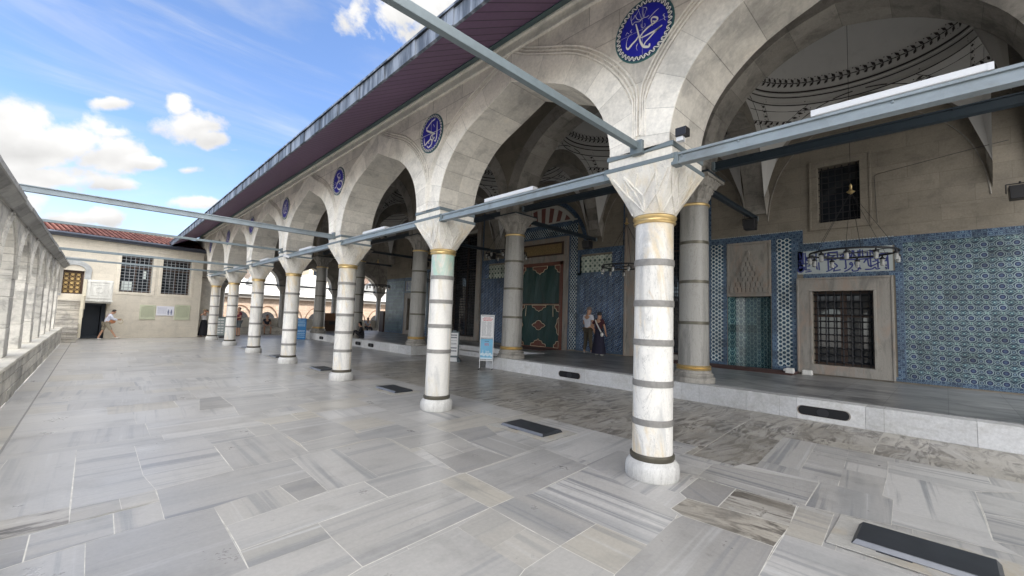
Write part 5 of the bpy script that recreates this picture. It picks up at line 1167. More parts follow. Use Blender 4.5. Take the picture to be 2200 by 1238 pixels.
for k in range(n): q.hexa([(P[k][0],-.06,P[k][1]),(O[k][0],-.06,O[k][1]),(O[k+1][0],-.06,O[k+1][1]),(P[k+1][0],-.06,P[k+1][1])],[(P[k][0],.02,P[k][1]),(O[k][0],.02,O[k][1]),(O[k+1][0],.02,O[k+1][1]),(P[k+1][0],.02,P[k+1][1])],tone=.2)
q.box(a-.22,a-.001,-.06,.02,2.0,3.2,tone=.2); q.box(b_+.001,b_+.22,-.06,.02,2.0,3.2,tone=.2); 
q.box(a-.45,b_+.35,-.07,.02,3.76,3.81,tone=.5)
q.build('door_arch',plain('bluish_grey_marble',(.36,.37,.37),.6,var=.5,scale=4),ld,bevel=.006)
q=MB(); q.poly([(a,.1,3.2)]+[(x,.1,z) for x,z in P]+[(b_,.1,3.2)]) if 0 else None
q=MB(); q.poly([(x,.12,z) for x,z in P]); q.build('arch_board',M['wood'],ld,fix=False)
# plaques
def plaque(x0,x1,z0,z1,mat,lab,ink,kind):
    t=thing('wall_plaque' if kind else 'wall_poster',lab,'sign')
    Q=eb.matrix_basis if False else Matrix.Translation((0,28.70,0))@Matrix.Rotation(math.atan(.2),4,'Z')
    q=MB(); q.M=Q; q.box(x0,x1,-.035,0,z0,z1); q.build('board',mat,t,bevel=.01 if kind else 0)
    q=MB(); q.M=Q
    rq=random.Random(int(x0*100))
    if kind:
        q.box(x0+(x1-x0)*.25,x0+(x1-x0)*.8,-.038,-.034,z1-.075,z1-.055); z=z1-.12
        while z>z0+.12:
            x=x0+.06
            while x<x1-.08:
                w_=rq.uniform(.03,.09); q.box(x,min(x+w_,x1-.06),-.0375,-.034,z,z+.010); x+=w_+.02
            z-=.03
    else:
        z=z1-.10; 
        for k in range(6):
            x=x0+.05
            while x<x0+(x1-x0)*.55: w_=rq.uniform(.03,.08); q.box(x,x+w_,-.0375,-.034,z,z+.012); x+=w_+.02
            z-=.055
        for xx,cc in ((x0+(x1-x0)*.68,0),(x0+(x1-x0)*.85,1)):
            q.poly([(xx+.03*math.cos(a),-.0375,z0+.30+.03*math.sin(a)) for a in [k*pi/5 for k in range(10)]]); q.poly([(xx-.045,-.0375,z0+.14),(xx+.045,-.0375,z0+.14),(xx+.03,-.0375,z0+.27),(xx-.03,-.0375,z0+.27)]); q.poly([(xx-.03,-.0375,z0+.06),(xx+.03,-.0375,z0+.06),(xx+.03,-.0375,z0+.13),(xx-.03,-.0375,z0+.13)])
    q.build('printed_marks',ink,t,fix=False)
    return t
gp=plain('pale_green_plaque',(.50,.52,.38),.6,var=.12); ink1=plain('green_grey_ink',(.25,.27,.18),.7); ink2=plain('blue_grey_ink',(.18,.2,.3),.7)
plaque(1.62*KS,2.25*KS,.95,1.70,gp,'pale green inscribed plaque left of the white poster','x' and ink1,1)
plaque(2.29*KS,3.03*KS,1.17,1.67,plain('white_poster_board',(.72,.72,.78),.5,var=.04),'white poster with two small figures on the end wall',ink2,0)
plaque(3.07*KS,3.75*KS,.95,1.76,gp,'pale green inscribed plaque right of the white poster',ink1,1)
# roof of pantiles
rt=MB(); 
def pantiles(parent):
    q=MB(); q.m=0; rq=random.Random(6); x=-5.2; pitch=.205; sl=.27; n=6
    while x<4.75:
        for r_ in range(9):
            d0=-.36+r_*.30; d1=d0+.33; 
            for k in range(n):
                a0=pi*k/n;a1=pi*(k+1)/n; R0=.088; R1=.075; tn=rq.random() if k==0 else tn
                P=lambda a,R_,d,up:(x+R_*math.cos(a),d,4.90+(d+.36)*sl+R_*math.sin(a)*.85+up)
                q.poly([P(a0,R0,d0,.02),P(a1,R0,d0,.02),P(a1,R1,d1,0),P(a0,R1,d1,0)],tn)
        x+=pitch
    t=T('red_clay_tiles',.75,.3); n_=t.noise(9,5,.6); c=t.mix(t.tone(),(.15,.06,.05),(.26,.115,.09)); c=t.mix(n_.ss(.5,.75)*.6,c,(.21,.155,.13)); mt=t.out(c)
    q.build('roof_tiles',mt,parent,fix=False)
    q=MB(); q.poly([(-5.3,-.36,4.88),(4.8,-.36,4.88),(4.8,2.35,4.88+2.71*sl),(-5.3,2.35,4.88+2.71*sl)]); q.build('roof_deck',M['redstone'],parent,fix=False)
    q=MB(); q.box(-5.3,4.8,2.2,2.5,5.58,5.70,tone=.3); q.build('roof_ridge',M['endwall'],parent)
pantiles(eb)
q=MB(); q.box(-5.3,4.3,-.40,.0,4.74,4.80); q.box(-5.3,4.3,-.44,-.36,4.78,4.90); q.tube((-5.3,-.47,4.86),(4.3,-.47,4.86),.06,n=10); q.build('gutter',plain('dark_blue_gutter',(.05,.06,.085),.5),eb)
q=MB(); q.box(-5,4.28,-.03,.0,4.45,4.55,tone=.6); q.box(-5,4.28,-.05,.0,4.55,4.74,tone=.5); q.build('eaves_moulding',M['endwall'],eb,bevel=.01)
# ---- steps and balcony
sp=thing('stone_stair','worn moulded stone steps climbing to the lattice door in the left corner','stair')
q=MB(); n=9; rq=random.Random(3)
for k in range(n):
    y=25.75+.22*k; z=.20*k; q.box(-1.25,-.49+rq.uniform(-.01,.01),y,y+.6,z,z+.155,tone=rq.random()); q.box(-1.27,-.47,y-.035,y+.6,z+.155,z+.20,tone=rq.random())
q.build('moulded_steps',M['steps'],sp,bevel=.018)
q=MB(); q.box(-1.35,-.46,27.6,28.45,0,1.80); q.build('landing',M['steps'],sp)
q=MB(); q.box(-.50,-.40,26.9,28.5,1.0,2.0); q.box(-.50,-.40,26.6,26.9,.15,1.5); q.box(-.48,-.37,27.55,27.72,1.4,2.78); q.build('cheek_slab',plain('cream_cheek_stone',(.60,.55,.43),.7,var=.2),sp,bevel=.01)
bl=thing('balcony_parapet','white carved marble parapet slab above the dark doorway','parapet')
q=MB(); q.box(-.37,.52,27.58,27.70,1.80,2.77); q.build('slab',M['panel'],bl,bevel=.01)
q=MB()
for x0,x1,z0,z1 in ((-.35,.50,2.66,2.74),(-.33,-.25,1.92,2.66),(.40,.48,1.92,2.66),(-.25,.40,1.92,1.98),(-.40,.56,1.78,1.84)): q.box(x0,x1,27.555,27.585,z0,z1)
for x0,x1,z0,z1 in ((-.18,.33,2.54,2.57),(-.18,.33,2.05,2.08),(-.20,-.17,2.05,2.57),(.32,.35,2.05,2.57)): q.box(x0,x1,27.565,27.585,z0,z1)
for k in range(5): 
    a=k*1.3; q.path([(.08+.1*math.cos(a+t*.5)*(1+t*.1),27.575,2.3+.1*math.sin(a+t*.5)*(1+t*.1)) for t in range(7)],.008,n=4)
q.build('carved_border',M['panel'],bl)
q=MB(); q.box(-.46,.50,27.7,28.9,1.70,1.80); q.build('balcony_floor',M['panel'],bl)

# ================================================================== STEEL BEAMS
def ibeam(name,a,b_,w_,h,mat,lab,grp,top=None):
    t=thing(name,lab,'beam',group=grp); q=MB(); a=Vector(a);b_=Vector(b_); d=(b_-a).normalized(); s_=d.cross(Vector((0,0,1))).normalized()
    q.bar(a+Vector((0,0,h/2-.012)),b_+Vector((0,0,h/2-.012)),w_,.024); q.bar(a-Vector((0,0,h/2-.012)),b_-Vector((0,0,h/2-.012)),w_,.024); q.bar(a,b_,w_*.55,h-.048)
    q.build('steel_section',mat,t)
    if (b_-a).length>2:
        q=MB(); n_=6
        for k in range(n_+1):
            if k in (2,4): continue
            p=a+(b_-a)*(.02+.96*k/n_)+Vector((-w_*.30,0,h/2-.035)); q.sphere(p,.013,6,4)
        q.build('bolt_heads',mat,t)
        q=MB(); 
        for e in (a,b_):
            q=MB(); q.box(e.x-w_*.62,e.x+w_*.62,e.y-.035,e.y+.035,e.z-h*.56,e.z+h*.56) if abs(d.y)>.5 else q.box(e.x-.035,e.x+.035,e.y-w_*.62,e.y+w_*.62,e.z-h*.56,e.z+h*.56)
            q.build('end_plate',M['strap'],t,bevel=.005)
    return t
names=['front bay right of the nearest column','front bay between nearest and second columns','front bay between second and third columns','front bay between third and fourth columns','front bay between fourth and fifth columns','front bay between fifth and sixth columns','front bay between sixth and farthest columns','last bay']
for k in range(7):
    a=CY[k]+.42; b_=CY[k+1]-.42
    ibeam('tie_beam',(XF+.06,a-.02,3.335),(XF+.06,b_+.02,3.335),.095,.115,M['steel'],'light blue grey steel tie beam across the '+names[k],'steel tie beams of the front arcade')
    c=(a+b_)/2
    if k in (0,1,2,3,4,5):
        t=thing('light_strip','white light casing on the tie beam of the '+names[k],'lamp',(XF+.05,c,3.394),group='white light casings on the tie beams')
        q=MB(); q.box(-.05,.05,-.48,.48,0,.055); q.build('casing',M['led'],t,bevel=.008); [(lambda q_:(q_.box(-.053,.053,s_-.015,s_+.015,-.002,.05),q_.build('end_cap',M['led'],t)))(MB()) for s_ in (-.485,.485)]
    # dark second beam on the inner face
    ibeam('inner_tie_beam',(DX-.05,0,0),(DX-.05,0,0),.1,.1,M['darksteel'],'x','x') if 0 else None
for k in range(5):
    ibeam('inner_tie_beam',(DX-.12,DY[k]+.5,5.22),(DX-.12,DY[k+1]-.5,5.22),.14,.17,M['darksteel'],'dark blue steel tie beam between thick columns in '+['the rightmost bay','the bay with the tall window','the bay before the green curtain door','the bay left of the door','the farthest bay'][k],'dark tie beams between the thick columns')
for k in range(6):
    ibeam('cross_tie_beam',(DX+.3,DY[k],5.02),(XW-.02,DY[k],5.02),.11,.13,M['darksteel'],'dark steel beam running from the '+['rightmost','first visible','second','third','fourth','farthest'][k]+' thick column to the tiled wall','dark beams from the thick columns to the wall')
for k in (0,1,2,3,4):
    t=thing('loudspeaker','black loudspeaker under the wall beam '+['at the right edge','right of the nearest column','right of the green curtain door','left of the tall window grille','far inside the portico'][k],'speaker',(13.95,max(DY[k],-1.2),4.72),group='black loudspeakers under the wall beams')
    q=MB(); q.hexa([(-.16,-.15,-.14),(.12,-.15,-.14),(.12,.15,-.14),(-.16,.15,-.14)],[(-.2,-.17,.14),(.12,-.17,.14),(.12,.17,.14),(-.2,.17,.14)]); q.build('cabinet',M['black'],t,bevel=.01)
    q=MB(); q.path([(-.05,-.2,0),(-.05,-.2,.2),(-.05,.2,.2),(-.05,.2,0)],.012,n=5); q.tube((-.05,0,.2),(-.05,0,.24),.02); q.build('bracket',M['iron'],t)
# beams over the courtyard
for k,(i,z,r) in enumerate(((0,3.555,.037),(2,3.555,.065),(3,3.555,.033),(4,3.30,.04),(5,3.3,.035))):
    cy=Y1+SP*i; lab=['long steel beam crossing the sky overhead to the nearest column','thick steel beam crossing the courtyard to the third column','thin steel beam crossing above the red tiled roof to the fourth column','thin steel beam crossing in front of the end building windows','farthest thin steel beam near the end building'][k]
    t=thing('courtyard_beam',lab,'beam',group='steel beams crossing the open courtyard'); q=MB()
    if i==2:
        q.bar((-1.2,cy,z),(XF-.0,cy,z),.09,.018); q.bar((-1.2,cy,z-.09),(XF,cy,z-.09),.09,.018); q.bar((-1.2,cy,z-.045),(XF,cy,z-.045),.05,.072)
    else: q.bar((-1.2,cy,z),(XF,cy,z),r*1.5,r*1.9)
    q.build('steel_section',M['strap'] if i!=2 else M['steel'],t,bevel=.004)
    q=MB(); q.box(XF-.06,XF+.01,cy-.07,cy+.07,z-.09,z+.06); q.build('end_bracket',M['strap'],t,bevel=.006)
# cameras and small lamp boxes on the arcade
t=thing('floodlight','small black lamp box clipped above the tie beam right of the nearest column','lamp',(XF-.01,1.80,3.53)); q=MB(); q.box(-.05,.05,-.06,.05,0,.085); q.build('housing',M['black'],t,bevel=.005); q=MB(); q.box(-.03,.03,-.02,.05,-.045,0); q.build('lens',M['led'],t,bevel=.004)
for k,(i,lab) in enumerate(((3,'white security camera on the capital strap of the fourth column'),(6,'white security camera beside the farthest front column'))):
    cy=Y1+SP*i; t=thing('security_camera',lab,'camera',(XF-.02,cy-.42,3.35),group='security cameras on the arcade'); q=MB(); q.tube((-.02,.02,.0),(.07,-.19,-.06),.042,n=12); q.build('body',M['led'],t,smooth=True); q=MB(); q.tube((-.02,.05,0),(.0,.14,.02),.05,n=12); q.build('mount',M['led'],t,smooth=True); q=MB(); q.tube((.07,-.19,-.06),(.074,-.2,-.0625),.034,n=12); q.build('lens',M['black'],t)

# ================================================================== CHANDELIERS
def chandelier(y,z,r,lab,n=10):
    x=12.25; t=thing('ring_chandelier',lab,'chandelier',(x,y,z),group='ring chandeliers hung from the domes')
    q=MB(); N=40
    for k in range(N):
        a0,a1=2*pi*k/N,2*pi*(k+1)/N; q.tube((r*math.cos(a0),r*math.sin(a0),0),(r*math.cos(a1),r*math.sin(a1),0),.022,n=6,cap=False)
    for k in range(3): a=pi*k/3; q.tube((r*math.cos(a),r*math.sin(a),0),(-r*math.cos(a),-r*math.sin(a),0),.009,n=5)
    q.build('iron_hoop',M['iron'],t)
    q=MB()
    for k in range(6): a=2*pi*k/6+.3; q.tube((r*math.cos(a),r*math.sin(a),0),(0,0,1.42),.0055,n=4)
    q.tube((0,0,1.5),(0,0,9.45-z),.006,n=4); q.build('suspension_chain',M['iron'],t)
    q=MB(); q.lathe(0,0,[(.0,1.36),(.05,1.40),(.085,1.43),(.04,1.46),(.022,1.5),(.03,1.56),(.018,1.6),(0,1.63)],14); q.build('brass_finial',M['gold'],t,smooth=True)
    for k in range(n):
        a=2*pi*k/n; c_,s_=r*math.cos(a),r*math.sin(a)
        q=MB(); q.lathe(c_,s_,[(.06,-.10),(.055,-.075),(.02,-.05),(.014,0)],10); l=q.build('lamp_cap',M['iron'],t,smooth=True)
        q=MB(); q.lathe(c_,s_,[(.022,-.25),(.042,-.235),(.045,-.14),(.036,-.10)],10); q.build('lamp_glass',LG,l,smooth=True)
t_=T('clear_lamp_glass',.15,.5); t_.b.inputs['Transmission Weight'].default_value=.6; LG=t_.out((.55,.55,.52))
chandelier(1.45,3.42,.80,'iron ring chandelier hanging in front of the white inscription tiles'); chandelier(7.25,3.48,.78,'iron ring chandelier partly hidden by the nearest white column',10)
chandelier(12.95,4.42,.85,'iron ring chandelier hanging before the green curtain door'); chandelier(18.8,3.48,.78,'iron ring chandelier in the bay left of the door'); chandelier(24.5,3.42,.8,'iron ring chandelier at the far end of the portico')
# wires
def wire(pts,lab,r=.006):
    q=MB(); q.path(pts,r,n=5); o=q.build('cable',M['iron']); tag(o,lab,'cable'); return o
wire([(XW-.02,1.18,4.5),(XW-.03,1.22,5.75),(XW-.03,1.16,5.8),(XW-.3,-.6,5.95),(XW-.3,-1.1,6.0)],'thin black cable rising beside the dark upper window')
# ================================================================== FLOOR COVERS
M['surround']=marble('hatch_surround_stone',(.44,.425,.39),(.30,.29,.265),gl=.5,warm=(.42,.37,.29))
def cover(x,y,lx,ly,lab):
    t=thing('floor_hatch',lab,'hatch',(x,y,0),group='black metal hatches in the floor')
    q=MB(); q.box(-lx/2-.13,lx/2+.13,-ly/2-.16,ly/2+.14,.004,.011); q.build('stone_surround',M['surround'],t,bevel=.004)
    q=MB(); h=.046; e=.03; q.hexa([(-lx/2,-ly/2,.012),(lx/2,-ly/2,.012),(lx/2,ly/2,.012),(-lx/2,ly/2,.012)],[(-lx/2+e,-ly/2+e,h),(lx/2-e*.4,-ly/2+e,h),(lx/2-e*.4,ly/2-e,h),(-lx/2+e,ly/2-e,h)]); q.build('metal_lid',M['cover'],t,bevel=.004)
    q=MB(); q.hexa([(-lx/2-.004,-ly/2+.01,.016),(-lx/2,-ly/2+.01,.012),(-lx/2,ly/2-.01,.012),(-lx/2-.004,ly/2-.01,.016)],[(-lx/2+e-.006,-ly/2+e,h-.002),(-lx/2+e,-ly/2+e,h+.001),(-lx/2+e,ly/2-e,h+.001),(-lx/2+e-.006,ly/2-e,h-.002)]); q.build('worn_edge',M['coveredge'],t)
    q=MB(); q.box(-lx/2-.02,-lx/2+.002,.05,.25,.004,.012); q.build('handle',M['cover'],t)
for k in range(0,7):
    if k==0: cover(4.54,.16,.46,.80,'large black metal hatch with worn bright edge in the bottom right corner')
    else: cover(4.82-.005*k,4.42+SP*(k-1),.44,.88,'black metal hatch in the floor '+['','left of the nearest white column','beside the second white column','beside the third white column','beside the fourth white column','beside the fifth white column','beside the sixth white column'][k])
# ================================================================== BEYOND THE FAR END
fb=thing('courtyard_building','low brick and stone building with pale lead domes beyond the far end of the portico','building')
YF=46
q=MB(); q.box(6,34,YF,YF+9,-6,2.75); q.build('brick_wall',M['farwall'],fb)
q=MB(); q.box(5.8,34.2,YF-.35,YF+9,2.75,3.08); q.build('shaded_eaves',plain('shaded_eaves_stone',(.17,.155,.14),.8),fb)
q=MB(); q.hexa([(5.7,YF-.5,3.08),(34.3,YF-.5,3.08),(34.3,YF+9,3.08),(5.7,YF+9,3.08)],[(5.7,YF-.45,3.2),(34.3,YF-.45,3.2),(34.3,YF+6,4.9),(5.7,YF+6,4.9)]); q.build('lead_roof',M['leadfar'],fb)
for k in range(7):
    q=MB(); cx=8.6+4.1*k
    prof=[(2.0*math.cos(pi/2*j/7),4.2+1.55*math.sin(pi/2*j/7)) for j in range(7)]; q.lathe(cx,YF+3.4,[(2.05,3.3)]+prof+[(.02,5.76)],24); q.build('lead_dome',M['leadfar'],fb,smooth=True)
for k in range(12):
    x=7.4+2.25*k; q=MB(); P=[(x+.72*math.cos(pi*j/10),YF-.012,.55+.95*math.sin(pi*j/10)) for j in range(11)]+[(x-.72,YF-.012,-1.2),(x+.72,YF-.012,-1.2)]; q.poly(P); w_=q.build('arched_opening',M['dark'],fb,fix=False)
    q=MB(); q.path([(x+1.0*math.cos(pi*j/12),YF-.02,.55+1.35*math.sin(pi*j/12)*(1+.1*math.sin(pi*j/12))) for j in range(13)],.035,n=5); q.build('brick_arch',M['wood2'],w_)
def house(x0,x1,y0,y1,z1,lab,col,roofc,gable=True):
    t=thing('distant_house',lab,'house'); q=MB(); q.box(x0,x1,y0,y1,-6,z1); q.build('wall',col,t)
    q=MB(); xm=(x0+x1)/2
    if gable: q.hexa([(x0-.2,y0-.2,z1),(x1+.2,y0-.2,z1),(x1+.2,y1+.2,z1),(x0-.2,y1+.2,z1)],[(xm-.6,(y0+y1)/2-.3,z1+1.3),(xm+.6,(y0+y1)/2-.3,z1+1.3),(xm+.6,(y0+y1)/2+.3,z1+1.3),(xm-.6,(y0+y1)/2+.3,z1+1.3)])
    else: q.box(x0-.1,x1+.1,y0-.1,y1+.1,z1,z1+.2)
    q.build('roof',roofc,t)
    for k in range(int((x1-x0)/1.6)):
        q=MB(); xx=x0+.5+1.6*k; q.box(xx,xx+.6,y0-.02,y0+.01,z1-1.5,z1-.6); q.build('window',M['glass'],t)
cream=plain('cream_render',(.60,.53,.40),.8,var=.1); pinkb=plain('pink_brick',(.50,.37,.30),.8,var=.3,scale=2)
house(17.5,20,52,56,7.4,'cream plastered house rising behind the pale domes','x' and cream,M['redstone'],False)
house(20.5,26,54,60,6.4,'pinkish brick house behind the pale domes at the right',pinkb,M['redstone'])
house(12.2,16.4,55,60,6.5,'brick house with pale top behind the left pale domes',M['farwall'],M['leadfar'])
house(27,33,52,60,8.2,'pinkish stone block behind the last slim column',pinkb,M['leadfar'],False)
def leafm():
    t=T('green_foliage',.7,.3); c=t.mix(t.tone(),(.03,.065,.018),(.10,.17,.045)); return t.out(c)
M['leaf']=leafm()
def tree(x,y,z0,h,r,seed,lab):
    t=thing('broadleaf_tree',lab,'tree',(x,y,z0)); rq=random.Random(seed)
    q=MB(); q.tube((0,0,0),(0,0,h*.6),.35,.2,8); lm=[]
    for k in range(7): a=k*2.4; e=Vector((math.cos(a)*r*.6,math.sin(a)*r*.6,h*(.62+.04*k))); q.tube((0,0,h*(.35+.03*k)),e,.14,.04,6); lm.append(e)
    q.build('trunk',M['wood'],t)
    q=MB()
    cl=[(e+Vector((rq.uniform(-1,1),rq.uniform(-1,1),rq.uniform(-.6,1.2))),r*rq.uniform(.3,.5)) for e in lm for _ in range(2)]
    for c,cr_ in cl:
        tn=rq.uniform(.2,.9)
        for _ in range(240):
            d=Vector((rq.gauss(0,1),rq.gauss(0,1),rq.gauss(0,1))).normalized()*cr_*rq.uniform(.55,1.05); p=c+d; a=Vector((rq.gauss(0,1),rq.gauss(0,1),rq.gauss(0,1))).normalized()*.20; b_=a.orthogonal().normalized()*.13
            q.poly([p-a,p+b_,p+a,p-b_],min(1,max(0,tn+rq.uniform(-.25,.25))))
    q.build('crown',M['leaf'],t,fix=False)
tree(21.6,62,-4,14.0,3.4,1,'leafy green tree behind the cream house, left of the dark column'); tree(29.6,66,-4,13.6,3.6,2,'leafy green tree behind the brick house, right of the dark column')

# ================================================================== SMALL THINGS ON THE PLATFORM
for (x,y,sx,sy,sz,lab) in ((13.90,3.06,.12,.10,.17,'white stone block standing on the mat end before the dotted tile strip'),(14.22,3.18,.09,.11,.12,'greyish small stone at the foot of the dotted tiles, middle of the three'),(14.25,2.72,.09,.12,.13,'white rounded stone at the left foot of the low window frame'),(14.33,5.62,.08,.10,.13,'white rounded stone at the foot of the tile border right of the thick column'),(13.6,22.3,.12,.12,.2,'white stone by the wall beyond the platform corner column')):
    q=MB(); q.hexa([(-sx,-sy,0),(sx,-sy,0),(sx,sy,0),(-sx,sy,0)],[(-sx*.9,-sy*.9,sz),(sx*.9,-sy*.9,sz),(sx*.9,sy*.9,sz),(-sx*.9,sy*.9,sz)]); o=q.build('stone_block',M['basin'],bevel=.018); o.location=(x,y,PH); tag(o,lab,'stone')
for k,(x0,x1,z,lab) in enumerate(((13.55,14.42,.018,'bottom red brown mat laid before the tiled niche'),(13.72,14.42,.036,'middle red brown mat of the pile before the tiled niche'),(13.88,14.42,.054,'topmost red brown mat of the pile before the tiled niche'))):
    q=MB(); q.box(x0,x1,2.95,6.6-.02*k,PH+z-.017,PH+z); o=q.build('floor_mat',M['carpet'],bevel=.006); tag(o,lab,'mat','mats before the tiled niche')
q=MB(); q.box(13.1,14.4,11.7,14.3,PH+.001,PH+.03); o=q.build('door_mat',M['carpet'],bevel=.006); tag(o,'dark mat lying before the green leather curtain','mat')
# ---- signs
def txt(s,size,loc,rot,mat,parent,name='lettering',ext=.001,align='CENTER'):
    c=bpy.data.curves.new(name,'FONT'); c.body=s; c.size=size; c.extrude=ext; c.align_x=align; o=bpy.data.objects.new('tmp',c); COL.objects.link(o)
    dg=bpy.context.evaluated_depsgraph_get(); me=bpy.data.meshes.new_from_object(o.evaluated_get(dg)); bpy.data.objects.remove(o); me.materials.clear(); me.materials.append(mat)
    n=linkmesh(name,me,parent); n.location=loc; n.rotation_euler=rot; return n
def dashes(q,x0,x1,z,h,y,rq,wr=(.02,.06),gap=.012):
    x=x0
    while x<x1-.01:
        w_=min(rq.uniform(*wr),x1-x); q.box(x,x+w_,y-.002,y,z,z+h); x+=w_+gap
alu=plain('brushed_aluminium',(.55,.56,.57),.35,.6,var=.08); red=plain('red_print',(.55,.04,.05),.6); ink=plain('dark_print',(.05,.06,.09),.6); skyb=plain('sky_blue_poster',(.16,.42,.62),.5,var=.25,scale=3); wht=plain('white_sheet',(.70,.70,.70),.5,var=.04)
t=thing('poster_stand','tall two panel poster stand with white sheet above blue poster beside the platform edge','sign',(9.12,10.42,0),R(-46))
q=MB(); 
for x in (-.21,.21): q.tube((x,0,0),(x,.0,1.74),.013,n=8)
q.box(-.21,.21,-.012,.012,.27,.30); q.box(-.21,.21,-.012,.012,.98,1.0); q.box(-.21,.21,-.012,.012,1.72,1.745); q.build('metal_frame',alu,t)
q=MB(); 
for x in (-.21,.21): q.bar((x,-.25,.012),(x,.25,.012),.03,.02)
q.build('foot_bar',M['black'],t)
q=MB(); q.box(-.195,.195,-.02,-.008,1.01,1.70); sh=q.build('white_sheet',wht,t)
q=MB(); rq=random.Random(9); dashes(q,-.11,.13,1.645,.016,-.0205,rq); dashes(q,-.16,.17,1.60,.024,-.0205,rq); dashes(q,-.13,.14,1.555,.022,-.0205,rq); q.build('red_heading',red,sh)
q=MB(); z=1.51
while z>1.05: dashes(q,-.165,-.04 if rq.random()<.8 else .12,z,.009,-.0205,rq); dashes(q,.0,.14,z,.009,-.0205,rq); z-=.032
q.build('printed_lines',ink,sh)
q=MB(); q.box(-.195,.195,-.02,-.008,.32,.965); bp=q.build('blue_poster',skyb,t)
q=MB(); dashes(q,-.06,.07,.88,.022,-.0205,rq,(.02,.03)); q.build('printed_lines',ink,bp)
q=MB(); 
for z in (.82,.79,.76): dashes(q,-.07,.07,z,.014,-.0205,rq)
q.build('red_print',red,bp)
q=MB()
for k in range(9): c=Vector((-.16+.04*k,-.021,.47+.03*math.sin(k*2.1))); q.poly([c+Vector((.045*math.cos(a*pi/5),0,.035*math.sin(a*pi/5))) for a in range(10)]); 
q.box(-.195,.195,-.0213,-.0205,.32,.37); q.box(-.12,-.105,-.0213,-.0205,.5,.62); q.box(-.02,.10,-.0213,-.0205,.55,.565); q.box(-.02,-.005,-.0213,-.0205,.5,.6); q.box(.05,.065,-.0213,-.0205,.5,.6); q.build('cloud_print',plain('pale_print',(.55,.68,.76),.5),bp,fix=False)
t=thing('floor_sign','low grey framed floor sign with white panel left of the poster stand','sign',(9.55,12.75,0),R(-44))
q=MB(); q.box(-.19,.19,-.035,.035,.16,1.10); q.box(-.07,.07,-.03,.03,1.10,1.15); q.build('plastic_frame',plain('grey_plastic',(.13,.16,.17),.5),t,bevel=.02)
q=MB(); q.box(-.15,.15,-.040,-.03,.22,1.05); sh=q.build('white_panel',wht,t,bevel=.01)
q=MB(); rq=random.Random(12)
for z,h in ((.95,.045),(.86,.045),(.76,.012),(.66,.02),(.62,.01),(.48,.045),(.37,.045)): dashes(q,-.11,.11,z,h,-.041,rq,(.015,.03),.008)
q.build('printed_lines',ink,sh)
q=MB(); q.hexa([(-.30,-.24,0),(.30,-.24,0),(.30,.24,0),(-.30,.24,0)],[(-.2,-.1,.17),(.2,-.1,.17),(.2,.1,.17),(-.2,.1,.17)]); q.build('weighted_base',plain('grey_base',(.09,.11,.12),.5),t,bevel=.02)
q=MB(); q.hexa([(-.17,-.245,.02),(.17,-.245,.02),(.14,-.13,.155),(-.14,-.13,.155)],[(-.17,-.25,.025),(.17,-.25,.025),(.14,-.135,.16),(-.14,-.135,.16)]); q.build('arrow_plate',wht,t)
t=thing('notice_board','bright blue notice board with white lines beside the dark thick column','sign',(8.75,26.6,0),R(-30))
bl_=plain('bright_blue_board',(.01,.16,.42),.5,var=.1); q=MB(); q.box(-.25,.25,-.02,.02,.0,1.24); q.build('board',bl_,t,bevel=.01)
q=MB(); rq=random.Random(2)
for z in (1.12,1.02,.95,.85,.78,.5,.43,.33,.24,.12): dashes(q,-.2,.2,z,.035,-.021,rq,(.03,.07))
q.build('white_print',plain('pale_blue_print',(.40,.58,.72),.5),t)
q=MB(); q.box(.05,.12,-.05,.0,1.24,1.30); q.build('clip',wht,t)
t=thing('display_board','grey framed display board leaning between the two farthest front columns','sign',(5.35,30.0,0),R(-12))
q=MB(); q.box(-.26,.26,-.02,.02,.03,1.16); q.build('frame',plain('dark_grey_frame',(.08,.10,.10),.5),t,bevel=.01)
q=MB(); q.box(-.21,.21,-.024,-.018,.09,1.10); sh=q.build('panel',plain('grey_green_panel',(.28,.33,.32),.5),t); q=MB()
for z in (.98,.82,.66,.5,.34,.2): dashes(q,-.15,.14,z,.07,-.026,rq,(.08,.18),.03)
q.build('printed_blocks',wht,sh)
q=MB(); q.box(-.2,.2,-.15,.15,0,.07); o=q.build('shoe_tray',M['iron'],bevel=.01); o.location=(5.3,28.9,0); tag(o,'small dark object lying on the floor by the farthest front column','tray')

# ================================================================== PEOPLE
SK=plain('tanned_skin',(.42,.235,.15),.55,var=.06); 
def skin(name,nodes,edges,mat,parent,sub=2,root=None):
    keys=list(nodes); me=bpy.data.meshes.new(name); me.from_pydata([nodes[k][0] for k in keys],[(keys.index(a),keys.index(b_)) for a,b_ in edges],[])
    o=bpy.data.objects.new('tmp',me); COL.objects.link(o)
    o.modifiers.new('s','SKIN'); 
    for i,k in enumerate(keys):
        r=nodes[k][1]; r=(r,r) if isinstance(r,(int,float)) else r
        me.skin_vertices[0].data[i].radius=r; me.skin_vertices[0].data[i].use_root=(k==(root or keys[0]))
    o.modifiers['s'].use_smooth_shade=True
    m_=o.modifiers.new('u','SUBSURF'); m_.levels=sub; m_.render_levels=sub
    dg=bpy.context.evaluated_depsgraph_get(); dg.update(); nm=bpy.data.meshes.new_from_object(o.evaluated_get(dg)); bpy.data.objects.remove(o); nm.name=name; nm.materials.clear(); nm.materials.append(mat)
    nm.polygons.foreach_set('use_smooth',[True]*len(nm.polygons)); return linkmesh(name,nm,parent)
def V3(*a): return Vector(a)
